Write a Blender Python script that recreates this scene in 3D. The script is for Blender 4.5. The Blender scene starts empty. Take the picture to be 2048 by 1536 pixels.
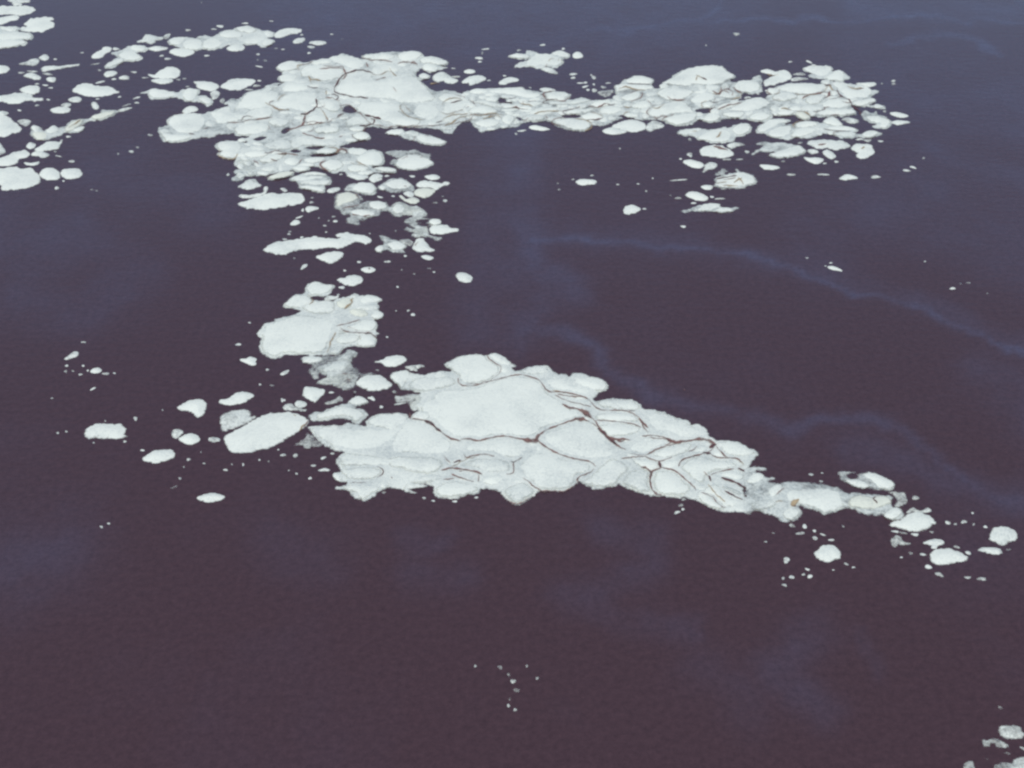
import bpy, math, random
import numpy as np
from mathutils import noise, Vector
from mathutils.geometry import delaunay_2d_cdt

random.seed(4)
R = math.radians
scene = bpy.context.scene
C = scene.collection

# ------------------------------------------------------------------ camera
CAM_H = 6.0            # metres above the water
PITCH = 34.0           # degrees below the horizon
LENS, SENSOR = 50.0, 36.0
cam_data = bpy.data.cameras.new("camera")
cam_data.lens = LENS
cam_data.sensor_width = SENSOR
cam_data.clip_end = 20000
cam = bpy.data.objects.new("camera", cam_data)
cam.location = (0, 0, CAM_H)
cam.rotation_euler = (R(90 - PITCH), 0, 0)
C.objects.link(cam)
scene.camera = cam

# ------------------------------------------------------------------ light
SUN_ELEV, SUN_AZ = 62.0, 205.0     # azimuth clockwise from +Y
world = bpy.data.worlds.new("World")
scene.world = world
world.use_nodes = True
wn, wl = world.node_tree.nodes, world.node_tree.links
sky = wn.new("ShaderNodeTexSky")
sky.sky_type = 'NISHITA'
sky.sun_disc = False
sky.sun_elevation = R(SUN_ELEV)
sky.sun_rotation = R(SUN_AZ)
sky.air_density = 1.0
sky.dust_density = 0.7
sky.ozone_density = 2.5
bg = wn["Background"]
bg.inputs["Strength"].default_value = 0.13
wl.new(sky.outputs[0], bg.inputs["Color"])
sun_data = bpy.data.lights.new("sun", 'SUN')
sun_data.energy = 2.1
sun_data.angle = R(1.5)
sun_data.color = (1.0, 0.96, 0.9)
sun = bpy.data.objects.new("sun", sun_data)
az, el = R(SUN_AZ), R(SUN_ELEV)
to_sun = Vector((math.sin(az) * math.cos(el), math.cos(az) * math.cos(el), math.sin(el)))
sun.rotation_euler = to_sun.to_track_quat('Z', 'Y').to_euler()
sun.location = to_sun * 30
C.objects.link(sun)
vs = scene.view_settings
vs.view_transform = 'Standard'
vs.look = 'None'
vs.gamma = 1
vs.exposure = 0.35
scene.cycles.pixel_filter_type = 'BLACKMAN_HARRIS'
scene.cycles.filter_width = 2.5

# ------------------------------------------------------------------ plan of the water surface
PXW, PXH = 2048, 1536
F = PXW * LENS / SENSOR
sp, cp = math.sin(R(PITCH)), math.cos(R(PITCH))

def to_water(p):
    """survey grid -> metres on the water plane"""
    p = np.asarray(p, float)
    u = (p[:, 0] - PXW / 2) / F
    v = (PXH / 2 - p[:, 1]) / F
    dy = cp + v * sp
    dz = -sp + v * cp
    t = CAM_H / -dz
    return np.stack([u * t, dy * t], 1)

def to_survey(w):
    x, y = w[:, 0], w[:, 1]
    d = y * cp + CAM_H * sp
    v = (y * sp - CAM_H * cp) / d
    return np.stack([x / d * F + PXW / 2, PXH / 2 - v * F], 1)

# survey sheets: origin and scale of each sheet of readings
SHEET = dict(A=(0, 0, 3.84), B=(300, 0, 3.84), C=(600, 60, 3.84), D=(900, 60, 3.84), E=(1200, 60, 3.84),
             F=(1480, 60, 3.84), G=(420, 340, 5.12), H=(680, 340, 5.12), I=(480, 540, 3.84), J=(100, 680, 3.84),
             K=(420, 700, 3.84), L=(700, 680, 3.84), M=(1000, 680, 3.84), N=(1200, 740, 3.84),
             O=(1500, 860, 3.84), P=(1748, 860, 5.12), Q=(1848, 1336, 7.68), R=(880, 1236, 5.12), Z=(0, 0, 1.0))

def read(s):
    """'B 12,30 40,50 C 5,6 ...' -> survey points (a letter switches the sheet);
    'B e cx,cy,rx,ry,rot' -> an oval"""
    out, sh = [], None
    toks = s.split()
    i = 0
    while i < len(toks):
        t = toks[i]
        if t in SHEET:
            sh = SHEET[t]
        elif t == 'e':
            i += 1
            v = [float(k) for k in toks[i].split(',')]
            cx, cy, rx, ry = v[:4]
            a = R(v[4]) if len(v) > 4 else 0
            for k in range(10):
                th = 2 * math.pi * k / 10
                q = 1 + 0.13 * math.sin(2.3 * th + cx) + 0.09 * math.cos(3 * th + cy)
                ex, ey = rx * q * math.cos(th), ry * q * math.sin(th)
                out.append((sh[0] + (cx + ex * math.cos(a) - ey * math.sin(a)) / sh[2],
                            sh[1] + (cy + ex * math.sin(a) + ey * math.cos(a)) / sh[2]))
        else:
            x, y = t.split(',')
            out.append((sh[0] + float(x) / sh[2], sh[1] + float(y) / sh[2]))
        i += 1
    return np.array(out)

def catmull(P, closed, step):
    n = len(P)
    out = []
    m = n if closed else n - 1
    for i in range(m):
        if closed:
            p0, p1, p2, p3 = P[i - 1], P[i], P[(i + 1) % n], P[(i + 2) % n]
        else:
            p0, p1, p2, p3 = P[max(i - 1, 0)], P[i], P[i + 1], P[min(i + 2, n - 1)]
        L = np.linalg.norm(p2 - p1)
        k = max(1, int(round(L / step)))
        for j in range(k):
            t = j / k
            # tension a little tighter than Catmull-Rom
            m1, m2 = 0.42 * (p2 - p0), 0.42 * (p3 - p1)
            lim = 1.1 * L
            for mm in (m1, m2):
                l = np.linalg.norm(mm)
                if l > lim:
                    mm *= lim / l
            h00 = 2 * t**3 - 3 * t**2 + 1
            h10 = t**3 - 2 * t**2 + t
            h01 = -2 * t**3 + 3 * t**2
            h11 = t**3 - t**2
            out.append(h00 * p1 + h10 * m1 + h01 * p2 + h11 * m2)
    if not closed:
        out.append(P[-1])
    return np.array(out)

def nz(x, y, z=0.0):
    return noise.noise(Vector((x, y, z)))

def outline(s, rag=1.0, grow=0.0):
    """ragged foam outline in metres"""
    P = read(s)
    area = 0.5 * abs(np.sum(P[:, 0] * np.roll(P[:, 1], -1) - P[:, 1] * np.roll(P[:, 0], -1)))
    size = math.sqrt(max(area, 1))
    step = min(2.3, max(0.8, size / 8))
    Q = catmull(P, True, step)
    t = np.roll(Q, -1, 0) - np.roll(Q, 1, 0)
    l = np.linalg.norm(t, axis=1)
    l[l == 0] = 1
    nrm = np.stack([t[:, 1], -t[:, 0]], 1) / l[:, None]
    a1 = min(2.4, 0.05 * size) * rag
    if np.sum(Q[:, 0] * np.roll(Q[:, 1], -1) - Q[:, 1] * np.roll(Q[:, 0], -1)) < 0:
        nrm = -nrm
    g = min(grow, 0.12 * size)
    for i in range(len(Q)):
        x, y = Q[i]
        d = a1 * (0.75 * nz(x / 13, y / 7.5, 3.1) + 0.75 * nz(x / 5.5, y / 3.6, 7.7) + 0.5 * nz(x / 2.3, y / 1.6, 2.2))
        Q[i] = Q[i] + nrm[i] * (d + g)
    return to_water(Q)

def dist_loops(P, loops):
    d2 = np.full(len(P), 1e9)
    for Lp in loops:
        a = Lp
        b = np.roll(Lp, -1, 0)
        ab = b - a
        L2 = (ab**2).sum(1)
        L2[L2 == 0] = 1e-12
        for s in range(0, len(P), 2000):
            q = P[s:s + 2000]
            ap = q[:, None, :] - a[None]
            t = np.clip((ap * ab[None]).sum(2) / L2[None], 0, 1)
            r = ap - t[..., None] * ab[None]
            d2[s:s + 2000] = np.minimum(d2[s:s + 2000], (r**2).sum(2).min(1))
    return np.sqrt(d2)

def inside_loop(P, Lp):
    a = Lp
    b = np.roll(Lp, -1, 0)
    res = np.zeros(len(P), bool)
    for s in range(0, len(P), 2000):
        q = P[s:s + 2000]
        y = q[:, 1][:, None]
        x = q[:, 0][:, None]
        cond = (a[None, :, 1] > y) != (b[None, :, 1] > y)
        dy = b[:, 1] - a[:, 1]
        dy = np.where(dy == 0, 1e-12, dy)
        xi = a[None, :, 0] + (y - a[None, :, 1]) * ((b[:, 0] - a[:, 0]) / dy)[None]
        res[s:s + 2000] = ((cond & (x < xi)).sum(1) % 2) == 1
    return res

def inside(P, loops):
    r = inside_loop(P, loops[0])
    for h in loops[1:]:
        r &= ~inside_loop(P, h)
    return r

class Foam:
    """one sheet of foam: outline, holes, a domed height and a density that thins to its rim"""
    def __init__(s, shape, holes=(), dens=1.0, z0=0.0, dome=0.028, rim=None, width=None, rag=1.0, lump=0.004, tone=None, grow=1.3):
        s.loops = [outline(shape, rag, grow)] + [outline(h, rag) for h in holes]
        s.dens, s.z0, s.dome, s.lump = dens, z0, dome, lump
        s.tone = max(dens, 0.82) if tone is None else tone
        o = s.loops[0]
        s.mid = (o.min(0) + o.max(0)) / 2
        area = 0.5 * abs(np.sum(o[:, 0] * np.roll(o[:, 1], -1) - o[:, 1] * np.roll(o[:, 0], -1)))
        s.size = math.sqrt(max(area, 1e-6))
        s.rim = rim if rim is not None else min(0.021, 0.1 * s.size)
        s.width = width if width is not None else min(0.16, 0.42 * s.size)
        s.hmax = min(dome, 0.26 * s.width)

    def height(s, P, d):
        t = np.clip(d / s.width, 0, 1)
        prof = (1 - (1 - t)**2) * 0.45 + 0.55 * t * t * (3 - 2 * t)
        z = s.z0 + s.hmax * prof
        if s.lump:
            lm = np.array([0.7 * nz(x * 5, y * 5, s.mid[0]) + 0.4 * nz(x * 13, y * 13, s.mid[1]) + 0.22 * nz(x * 34, y * 34, 1.0) for x, y in P])
            z = z + s.lump * (0.6 + lm) * np.clip(d / 0.05, 0, 1)
        return z

    def surface(s, P):
        z = np.full(len(P), -1.0)
        i = inside(P, s.loops)
        if i.any():
            z[i] = s.height(P[i], dist_loops(P[i], s.loops))
        return z

    def mesh(s, name, mat):
        o = s.loops[0]
        step = min(0.018, max(0.003, s.size / 13))
        lo, hi = o.min(0), o.max(0)
        nx, ny = int((hi[0] - lo[0]) / step) + 2, int((hi[1] - lo[1]) / (step * 1.5)) + 2
        gx, gy = np.meshgrid(np.arange(nx), np.arange(ny))
        rng = np.random.default_rng(int(abs(s.mid[0] * 1000 + s.mid[1] * 77)) % 100000)
        G = np.stack([lo[0] + (gx + 0.5 * (gy % 2)).ravel() * step, lo[1] + gy.ravel() * step * 1.5], 1)
        G += rng.uniform(-0.22, 0.22, G.shape) * step
        G = G[inside(G, s.loops)]
        if len(G):
            G = G[dist_loops(G, s.loops) > step * 0.35]
        pts, edges, k = [], [], 0
        for Lp in s.loops:
            n = len(Lp)
            pts += [tuple(q) for q in Lp]
            edges += [(k + i, k + (i + 1) % n) for i in range(n)]
            k += n
        pts += [tuple(q) for q in G]
        r = delaunay_2d_cdt([Vector(q) for q in pts], edges, [], 0, 1e-6)
        V = np.array([(v.x, v.y) for v in r[0]])
        faces = [f for f in r[2] if len(f) == 3]
        cen = np.array([V[list(f)].mean(0) for f in faces])
        keep = inside(cen, s.loops)
        faces = [f for f, q in zip(faces, keep) if q]
        used = sorted({i for f in faces for i in f})
        ix = {v: i for i, v in enumerate(used)}
        V = V[used]
        d = dist_loops(V, s.loops)
        z = s.height(V, d)
        me = bpy.data.meshes.new(name)
        W = [(x - s.mid[0], y - s.mid[1], zz) for (x, y), zz in zip(V, z)]
        ff = []
        for f in faces:
            a, b, c = (V[ix[i]] for i in f)
            g = [ix[i] for i in f]
            if (b[0] - a[0]) * (c[1] - a[1]) - (b[1] - a[1]) * (c[0] - a[0]) < 0:
                g.reverse()
            ff.append(g)
        me.from_pydata(W, [], ff)
        at = me.attributes.new("dens", 'FLOAT', 'POINT')
        q = np.clip(d / s.rim, 0, 1)
        at.data.foreach_set("value", (s.dens * q * q * (3 - 2 * q)).astype(np.float32))
        me.attributes.new("tone", 'FLOAT', 'POINT').data.foreach_set("value", np.full(len(W), s.tone, np.float32))
        me.polygons.foreach_set("use_smooth", [True] * len(ff))
        me.materials.append(mat)
        ob = bpy.data.objects.new(name, me)
        ob.location = (s.mid[0], s.mid[1], 0)
        C.objects.link(ob)
        return ob

def streak(name, s, width, mat, layers, parent):
    """a thin brown line of debris lying in the creases of a raft"""
    if isinstance(s, str):
        P = read(s)
        sh = SHEET[s.split()[0]][2]
    else:
        P, sh = s, 1.0
    w = 1.3 * width / sh + 0.35
    Q = catmull(P, False, 2.2)
    n = len(Q)
    jit = np.array([(nz(i * 0.35, P[0][0], 1) * 1.3 + nz(i * 0.9, P[0][1], 3) * 0.7, nz(i * 0.35, P[0][1], 5) * 0.9 + nz(i * 0.9, P[0][0], 7) * 0.5) for i in range(n)])
    Q = Q + jit
    t = np.gradient(Q, axis=0)
    l = np.linalg.norm(t, axis=1)
    l[l == 0] = 1
    nr = np.stack([-t[:, 1], t[:, 0]], 1) / l[:, None]
    nr[:, 1] *= 0.75
    rows = []
    for i in range(n):
        e = min(1, (i + 0.3) / 4, (n - 1 - i + 0.3) / 4)
        ww = 0.5 * w * (0.35 + 0.65 * e) * (1 + 1.1 * nz(i * 0.2, Q[0][0] * 0.1, Q[0][1] * 0.1))
        rows.append([Q[i] + nr[i] * ww * k for k in (-1.25, -0.5, 0.5, 1.25)])
    flat = to_water(np.array(rows).reshape(-1, 2))
    z = np.full(len(flat), 0.002)
    for lay in layers:
        z = np.maximum(z, lay.surface(flat))
    zz = z.reshape(n, 4)
    zz[:] = zz.max(1)[:, None] * 0.5 + zz * 0.5
    z = zz.ravel() + 0.0035
    mid = flat.mean(0)
    me = bpy.data.meshes.new(name)
    fs = []
    for i in range(n - 1):
        for k in range(3):
            fs.append((i * 4 + k, (i + 1) * 4 + k, (i + 1) * 4 + k + 1, i * 4 + k + 1))
    me.from_pydata([(x - mid[0], y - mid[1], q) for (x, y), q in zip(flat, z)], [], fs)
    at = me.attributes.new("dens", 'FLOAT', 'POINT')
    at.data.foreach_set("value", np.tile([0, 1, 1, 0], n).astype(np.float32))
    me.polygons.foreach_set("use_smooth", [True] * len(fs))
    me.materials.append(mat)
    ob = bpy.data.objects.new(name, me)
    ob.location = (mid[0], mid[1], 0)
    C.objects.link(ob)
    attach(ob, parent)
    return ob

def attach(ob, parent):
    ob.parent = parent
    ob.location = ob.location - parent.location

def tag(ob, label, cat, group=None):
    ob["label"] = label
    ob["category"] = cat
    if group:
        ob["group"] = group

# ------------------------------------------------------------------ materials
def new_mat(name):
    m = bpy.data.materials.new(name)
    m.use_nodes = True
    nt = m.node_tree
    return m, nt.nodes, nt.links, nt.nodes["Principled BSDF"], nt.nodes["Material Output"]

def math_node(n, l, op, a, b=None, clamp=False):
    q = n.new("ShaderNodeMath")
    q.operation = op
    q.use_clamp = clamp
    for i, v in enumerate((a, b)):
        if v is None:
            continue
        if isinstance(v, (int, float)):
            q.inputs[i].default_value = v
        else:
            l.new(v, q.inputs[i])
    return q.outputs[0]

def noise_node(n, l, vec, scale, detail=3, rough=0.55):
    q = n.new("ShaderNodeTexNoise")
    q.inputs["Scale"].default_value = scale
    q.inputs["Detail"].default_value = detail
    q.inputs["Roughness"].default_value = rough
    l.new(vec, q.inputs["Vector"])
    return q.outputs["Fac"]

def ramp(n, l, fac, stops):
    q = n.new("ShaderNodeValToRGB")
    el = q.color_ramp.elements
    while len(el) < len(stops):
        el.new(0.5)
    for e, (p, c) in zip(el, stops):
        e.position = p
        e.color = (c[0], c[1], c[2], 1)
    l.new(fac, q.inputs[0])
    return q.outputs[0]

def foam_material(name, thick, thin):
    m, n, l, bsdf, out = new_mat(name)
    pos = n.new("ShaderNodeNewGeometry").outputs["Position"]
    dens = n.new("ShaderNodeAttribute")
    dens.attribute_name = "dens"
    d = dens.outputs["Fac"]
    nb = noise_node(n, l, pos, 45, 5, 0.75)       # bubbles
    nm = noise_node(n, l, pos, 16, 4, 0.6)       # clots
    nl = noise_node(n, l, pos, 3.2, 3, 0.55)     # broad mottling
    # how much water the foam hides: its density broken up by bubbles and clots
    a = math_node(n, l, 'MULTIPLY_ADD', d, 1.75)
    a.node.inputs[2].default_value = -0.24
    b1 = math_node(n, l, 'MULTIPLY', math_node(n, l, 'SUBTRACT', nb, 0.5), 1.5)
    b2 = math_node(n, l, 'MULTIPLY', math_node(n, l, 'SUBTRACT', nm, 0.5), 1.3)
    b3 = math_node(n, l, 'MULTIPLY', math_node(n, l, 'SUBTRACT', nl, 0.5), 1.7)
    a = math_node(n, l, 'ADD', math_node(n, l, 'ADD', math_node(n, l, 'ADD', a, b1), b2), b3, True)
    # colour: dense foam is whiter than wet, thin foam
    tone = n.new("ShaderNodeAttribute")
    tone.attribute_name = "tone"
    nf = noise_node(n, l, pos, 150, 1, 0.5)      # single bubbles
    c = math_node(n, l, 'ADD', math_node(n, l, 'MULTIPLY', tone.outputs["Fac"], 0.8),
                  math_node(n, l, 'ADD', math_node(n, l, 'MULTIPLY', math_node(n, l, 'SUBTRACT', nl, 0.5), 0.9),
                            math_node(n, l, 'ADD', math_node(n, l, 'MULTIPLY', math_node(n, l, 'SUBTRACT', nb, 0.5), 1.1),
                                      math_node(n, l, 'MULTIPLY', math_node(n, l, 'SUBTRACT', nf, 0.5), 1.0))), True)
    col = ramp(n, l, c, [(0.1, thin), (0.85, thick)])
    l.new(col, bsdf.inputs["Base Color"])
    bsdf.inputs["Roughness"].default_value = 0.75
    bsdf.inputs["Specular IOR Level"].default_value = 0.25
    bump = n.new("ShaderNodeBump")
    bump.inputs["Strength"].default_value = 0.35
    bump.inputs["Distance"].default_value = 0.006
    l.new(math_node(n, l, 'ADD', nb, math_node(n, l, 'MULTIPLY', nm, 1.5)), bump.inputs["Height"])
    l.new(bump.outputs[0], bsdf.inputs["Normal"])
    tr = n.new("ShaderNodeBsdfTransparent")
    mix = n.new("ShaderNodeMixShader")
    l.new(a, mix.inputs[0])
    l.new(tr.outputs[0], mix.inputs[1])
    l.new(bsdf.outputs[0], mix.inputs[2])
    l.new(mix.outputs[0], out.inputs["Surface"])
    return m

def debris_material(name, c0, c1, cover):
    m, n, l, bsdf, out = new_mat(name)
    pos = n.new("ShaderNodeNewGeometry").outputs["Position"]
    dens = n.new("ShaderNodeAttribute")
    dens.attribute_name = "dens"
    nb = noise_node(n, l, pos, 14, 6, 0.7)
    l.new(ramp(n, l, nb, [(0.3, c0), (0.7, c1)]), bsdf.inputs["Base Color"])
    bsdf.inputs["Roughness"].default_value = 0.8
    bsdf.inputs["Specular IOR Level"].default_value = 0.2
    a = math_node(n, l, 'MULTIPLY', dens.outputs["Fac"],
                  math_node(n, l, 'MULTIPLY_ADD', nb, 3.4), True)
    a.node.inputs[1].links[0].from_node.inputs[2].default_value = cover - 0.9
    tr = n.new("ShaderNodeBsdfTransparent")
    mix = n.new("ShaderNodeMixShader")
    l.new(a, mix.inputs[0])
    l.new(tr.outputs[0], mix.inputs[1])
    l.new(bsdf.outputs[0], mix.inputs[2])
    l.new(mix.outputs[0], out.inputs["Surface"])
    return m

FOAM = foam_material("white_foam", (0.69, 0.70, 0.585), (0.36, 0.39, 0.355))
CREAM = foam_material("cream_foam", (0.65, 0.655, 0.52), (0.42, 0.43, 0.36))
BROWN = debris_material("brown_debris", (0.12, 0.056, 0.048), (0.26, 0.15, 0.12), 0.08)
DARK = debris_material("dark_debris", (0.06, 0.028, 0.03), (0.14, 0.07, 0.065), 0.25)
OCHRE = debris_material("ochre_debris", (0.22, 0.14, 0.065), (0.42, 0.32, 0.19), 0.1)
KIND = {'b': BROWN, 'd': DARK, 'o': OCHRE}

def water_material():
    m, n, l, bsdf, out = new_mat("brown_water")
    pos = n.new("ShaderNodeNewGeometry").outputs["Position"]
    at = n.new("ShaderNodeAttribute")
    at.attribute_name = "film"  # mask of the painted sky reflection on the slicks
    mp = n.new("ShaderNodeMapping")
    mp.inputs["Scale"].default_value = (0.75, 0.55, 1)
    mp.inputs["Rotation"].default_value = (0, 0, R(-18))
    l.new(pos, mp.inputs["Vector"])
    big = noise_node(n, l, mp.outputs[0], 0.55, 5, 0.6)
    mid = noise_node(n, l, mp.outputs[0], 2.6, 5, 0.65)
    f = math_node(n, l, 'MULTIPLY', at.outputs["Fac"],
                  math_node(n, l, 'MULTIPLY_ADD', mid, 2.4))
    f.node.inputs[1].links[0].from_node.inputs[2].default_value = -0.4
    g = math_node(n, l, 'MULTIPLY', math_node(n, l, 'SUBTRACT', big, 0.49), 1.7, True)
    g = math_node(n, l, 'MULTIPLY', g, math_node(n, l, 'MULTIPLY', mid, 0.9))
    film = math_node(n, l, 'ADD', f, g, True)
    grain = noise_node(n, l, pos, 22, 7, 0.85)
    col = ramp(n, l, film, [(0.0, (0.0575, 0.0305, 0.0325)), (1.0, (0.070, 0.059, 0.085))])  # bluish end is sky reflection mixed into the base colour
    hs = n.new("ShaderNodeHueSaturation")
    l.new(col, hs.inputs["Color"])
    l.new(math_node(n, l, 'MULTIPLY_ADD', grain, 1.5), hs.inputs["Value"])
    hs.inputs["Value"].links[0].from_node.inputs[2].default_value = 0.25
    l.new(hs.outputs[0], bsdf.inputs["Base Color"])
    bsdf.inputs["IOR"].default_value = 1.37
    bsdf.inputs["Roughness"].default_value = 0.12
    mp2 = n.new("ShaderNodeMapping")
    mp2.inputs["Scale"].default_value = (1, 2.2, 1)
    mp2.inputs["Rotation"].default_value = (0, 0, R(8))
    l.new(pos, mp2.inputs["Vector"])
    rip = noise_node(n, l, mp2.outputs[0], 7, 3, 0.6)
    fine = noise_node(n, l, pos, 55, 2, 0.6)
    bump = n.new("ShaderNodeBump")
    bump.inputs["Strength"].default_value = 0.25
    bump.inputs["Distance"].default_value = 0.01
    l.new(math_node(n, l, 'ADD', rip, math_node(n, l, 'MULTIPLY', fine, 0.25)), bump.inputs["Height"])
    l.new(bump.outputs[0], bsdf.inputs["Normal"])
    return m

# ------------------------------------------------------------------ the water
# wisps of reflected sky, put into the water colour: (half width, strength, course)
SHEEN_WISPS = [
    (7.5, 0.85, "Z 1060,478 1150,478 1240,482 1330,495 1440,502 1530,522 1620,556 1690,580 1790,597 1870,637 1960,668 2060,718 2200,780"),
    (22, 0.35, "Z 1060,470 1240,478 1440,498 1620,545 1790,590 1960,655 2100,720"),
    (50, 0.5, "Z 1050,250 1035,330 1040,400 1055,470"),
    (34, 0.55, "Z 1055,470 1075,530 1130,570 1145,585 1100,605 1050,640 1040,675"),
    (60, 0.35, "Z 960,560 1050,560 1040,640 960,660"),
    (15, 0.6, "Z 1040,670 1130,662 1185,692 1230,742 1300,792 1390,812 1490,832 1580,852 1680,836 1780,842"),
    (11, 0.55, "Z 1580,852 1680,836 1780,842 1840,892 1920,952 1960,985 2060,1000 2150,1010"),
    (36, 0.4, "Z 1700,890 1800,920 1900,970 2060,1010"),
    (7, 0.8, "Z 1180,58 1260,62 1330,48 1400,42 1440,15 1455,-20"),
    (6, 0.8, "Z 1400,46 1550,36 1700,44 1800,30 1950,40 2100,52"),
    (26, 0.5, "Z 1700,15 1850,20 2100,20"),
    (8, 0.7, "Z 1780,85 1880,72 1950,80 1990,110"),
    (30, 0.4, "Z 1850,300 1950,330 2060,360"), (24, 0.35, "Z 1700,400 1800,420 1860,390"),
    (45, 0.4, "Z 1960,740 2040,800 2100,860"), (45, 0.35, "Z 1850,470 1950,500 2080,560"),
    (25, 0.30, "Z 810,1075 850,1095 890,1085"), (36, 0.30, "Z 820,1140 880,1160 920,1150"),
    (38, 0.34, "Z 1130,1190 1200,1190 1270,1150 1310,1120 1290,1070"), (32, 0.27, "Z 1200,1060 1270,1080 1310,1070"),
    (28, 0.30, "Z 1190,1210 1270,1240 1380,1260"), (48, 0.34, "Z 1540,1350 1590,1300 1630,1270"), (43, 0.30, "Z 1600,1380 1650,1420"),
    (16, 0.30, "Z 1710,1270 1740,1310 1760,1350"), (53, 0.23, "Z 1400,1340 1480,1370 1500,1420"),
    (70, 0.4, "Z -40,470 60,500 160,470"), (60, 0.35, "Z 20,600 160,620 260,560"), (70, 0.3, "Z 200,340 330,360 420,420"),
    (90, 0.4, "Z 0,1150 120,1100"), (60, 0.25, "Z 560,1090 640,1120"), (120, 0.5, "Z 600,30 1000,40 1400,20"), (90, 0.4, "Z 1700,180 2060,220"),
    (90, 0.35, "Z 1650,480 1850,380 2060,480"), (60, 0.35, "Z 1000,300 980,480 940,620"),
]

def axis(lo, hi, step, far):
    a = list(np.arange(lo, hi + step / 2, step))
    g, out, q = step, [], hi
    while q < far:
        g *= 1.6
        q += g
        out.append(q)
    inn, g, q = [], step, lo
    while q > -far:
        g *= 1.6
        q -= g
        inn.append(q)
    return np.array(inn[::-1] + a + out)

def polyline_dist(P, L):
    best = np.full(len(P), 1e9)
    for a, b in zip(L[:-1], L[1:]):
        ab = b - a
        t = np.clip(((P - a) @ ab) / (ab @ ab), 0, 1)
        best = np.minimum(best, np.linalg.norm(P - a - t[:, None] * ab, axis=1))
    return best

def build_water():
    xs, ys = axis(-7.2, 7.2, 0.045, 9000), axis(4.6, 18.5, 0.045, 9000)
    X, Y = np.meshgrid(xs, ys)
    V = np.stack([X.ravel(), Y.ravel()], 1)
    near = (np.abs(V[:, 0]) < 9) & (V[:, 1] > 3) & (V[:, 1] < 21)
    S = to_survey(V[near])
    film = np.zeros(len(S))  # strength of the painted reflection at each vertex
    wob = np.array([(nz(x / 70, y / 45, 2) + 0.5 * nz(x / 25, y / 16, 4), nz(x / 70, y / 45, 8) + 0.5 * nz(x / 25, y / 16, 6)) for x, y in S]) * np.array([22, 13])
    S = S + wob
    for w, k, s in SHEEN_WISPS:
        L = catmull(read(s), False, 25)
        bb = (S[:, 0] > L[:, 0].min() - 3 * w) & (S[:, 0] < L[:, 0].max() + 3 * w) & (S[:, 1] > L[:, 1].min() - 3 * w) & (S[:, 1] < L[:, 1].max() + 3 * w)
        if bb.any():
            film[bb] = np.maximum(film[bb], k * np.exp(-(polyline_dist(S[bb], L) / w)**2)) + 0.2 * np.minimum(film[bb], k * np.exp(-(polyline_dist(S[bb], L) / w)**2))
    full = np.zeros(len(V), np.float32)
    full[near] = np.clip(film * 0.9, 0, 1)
    nx, ny = len(xs), len(ys)
    me = bpy.data.meshes.new("water")
    idx = np.arange(nx * ny).reshape(ny, nx)
    quads = np.stack([idx[:-1, :-1], idx[:-1, 1:], idx[1:, 1:], idx[1:, :-1]], -1).reshape(-1, 4)
    me.from_pydata(np.column_stack([V, np.zeros(len(V))]).tolist(), [], quads.tolist())
    me.attributes.new("film", 'FLOAT', 'POINT').data.foreach_set("value", full)  # carries the reflection wisps that tint the water
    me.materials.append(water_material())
    ob = bpy.data.objects.new("water", me)
    ob["kind"] = "structure"
    C.objects.link(ob)

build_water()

# ------------------------------------------------------------------ builders of the foam
def patch(label, shape, dens=1.0, group=None, streaks=(), dome=0.016, mat=None):
    f = Foam(shape, dens=dens, dome=dome * (0.4 + 0.6 * min(dens, 1)))
    ob = f.mesh("foam_patch", mat or FOAM)
    tag(ob, label, "foam patch", group)
    for k, w, s in streaks:
        streak("brown_streak", s, w, KIND[k], [f], ob)
    return ob

def infill(base, layers, count, rx, ry, rnd):
    """small pancakes wedged into the gaps between the large ones"""
    S = to_survey(base.loops[0])
    lo, hi = S.min(0), S.max(0)
    done, tries = [], 0
    while len(done) < count and tries < count * 60:
        tries += 1
        c = np.array([rnd.uniform(lo[0], hi[0]), rnd.uniform(lo[1], hi[1])])
        a, b = rx * rnd.uniform(0.6, 1.35), ry * rnd.uniform(0.65, 1.3)
        probe = to_water(np.array([c, c + (a * .8, 0), c - (a * .8, 0), c + (0, b * .8), c - (0, b * .8)]))
        if not inside(probe, base.loops).all():
            continue
        if any(inside(probe[:1], [f.loops[0]])[0] or inside(probe[1:], [f.loops[0]]).sum() > 1 for f in layers[1:]):
            continue
        if any(abs(c[0] - q[0]) < (a + q[2]) * .72 and abs(c[1] - q[1]) < (b + q[3]) * .72 for q in done):
            continue
        done.append((c[0], c[1], a, b))
    return ["Z e %.1f,%.1f,%.1f,%.1f,%.0f" % (q + (rnd.uniform(-9, 7),)) for q in done]

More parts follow.
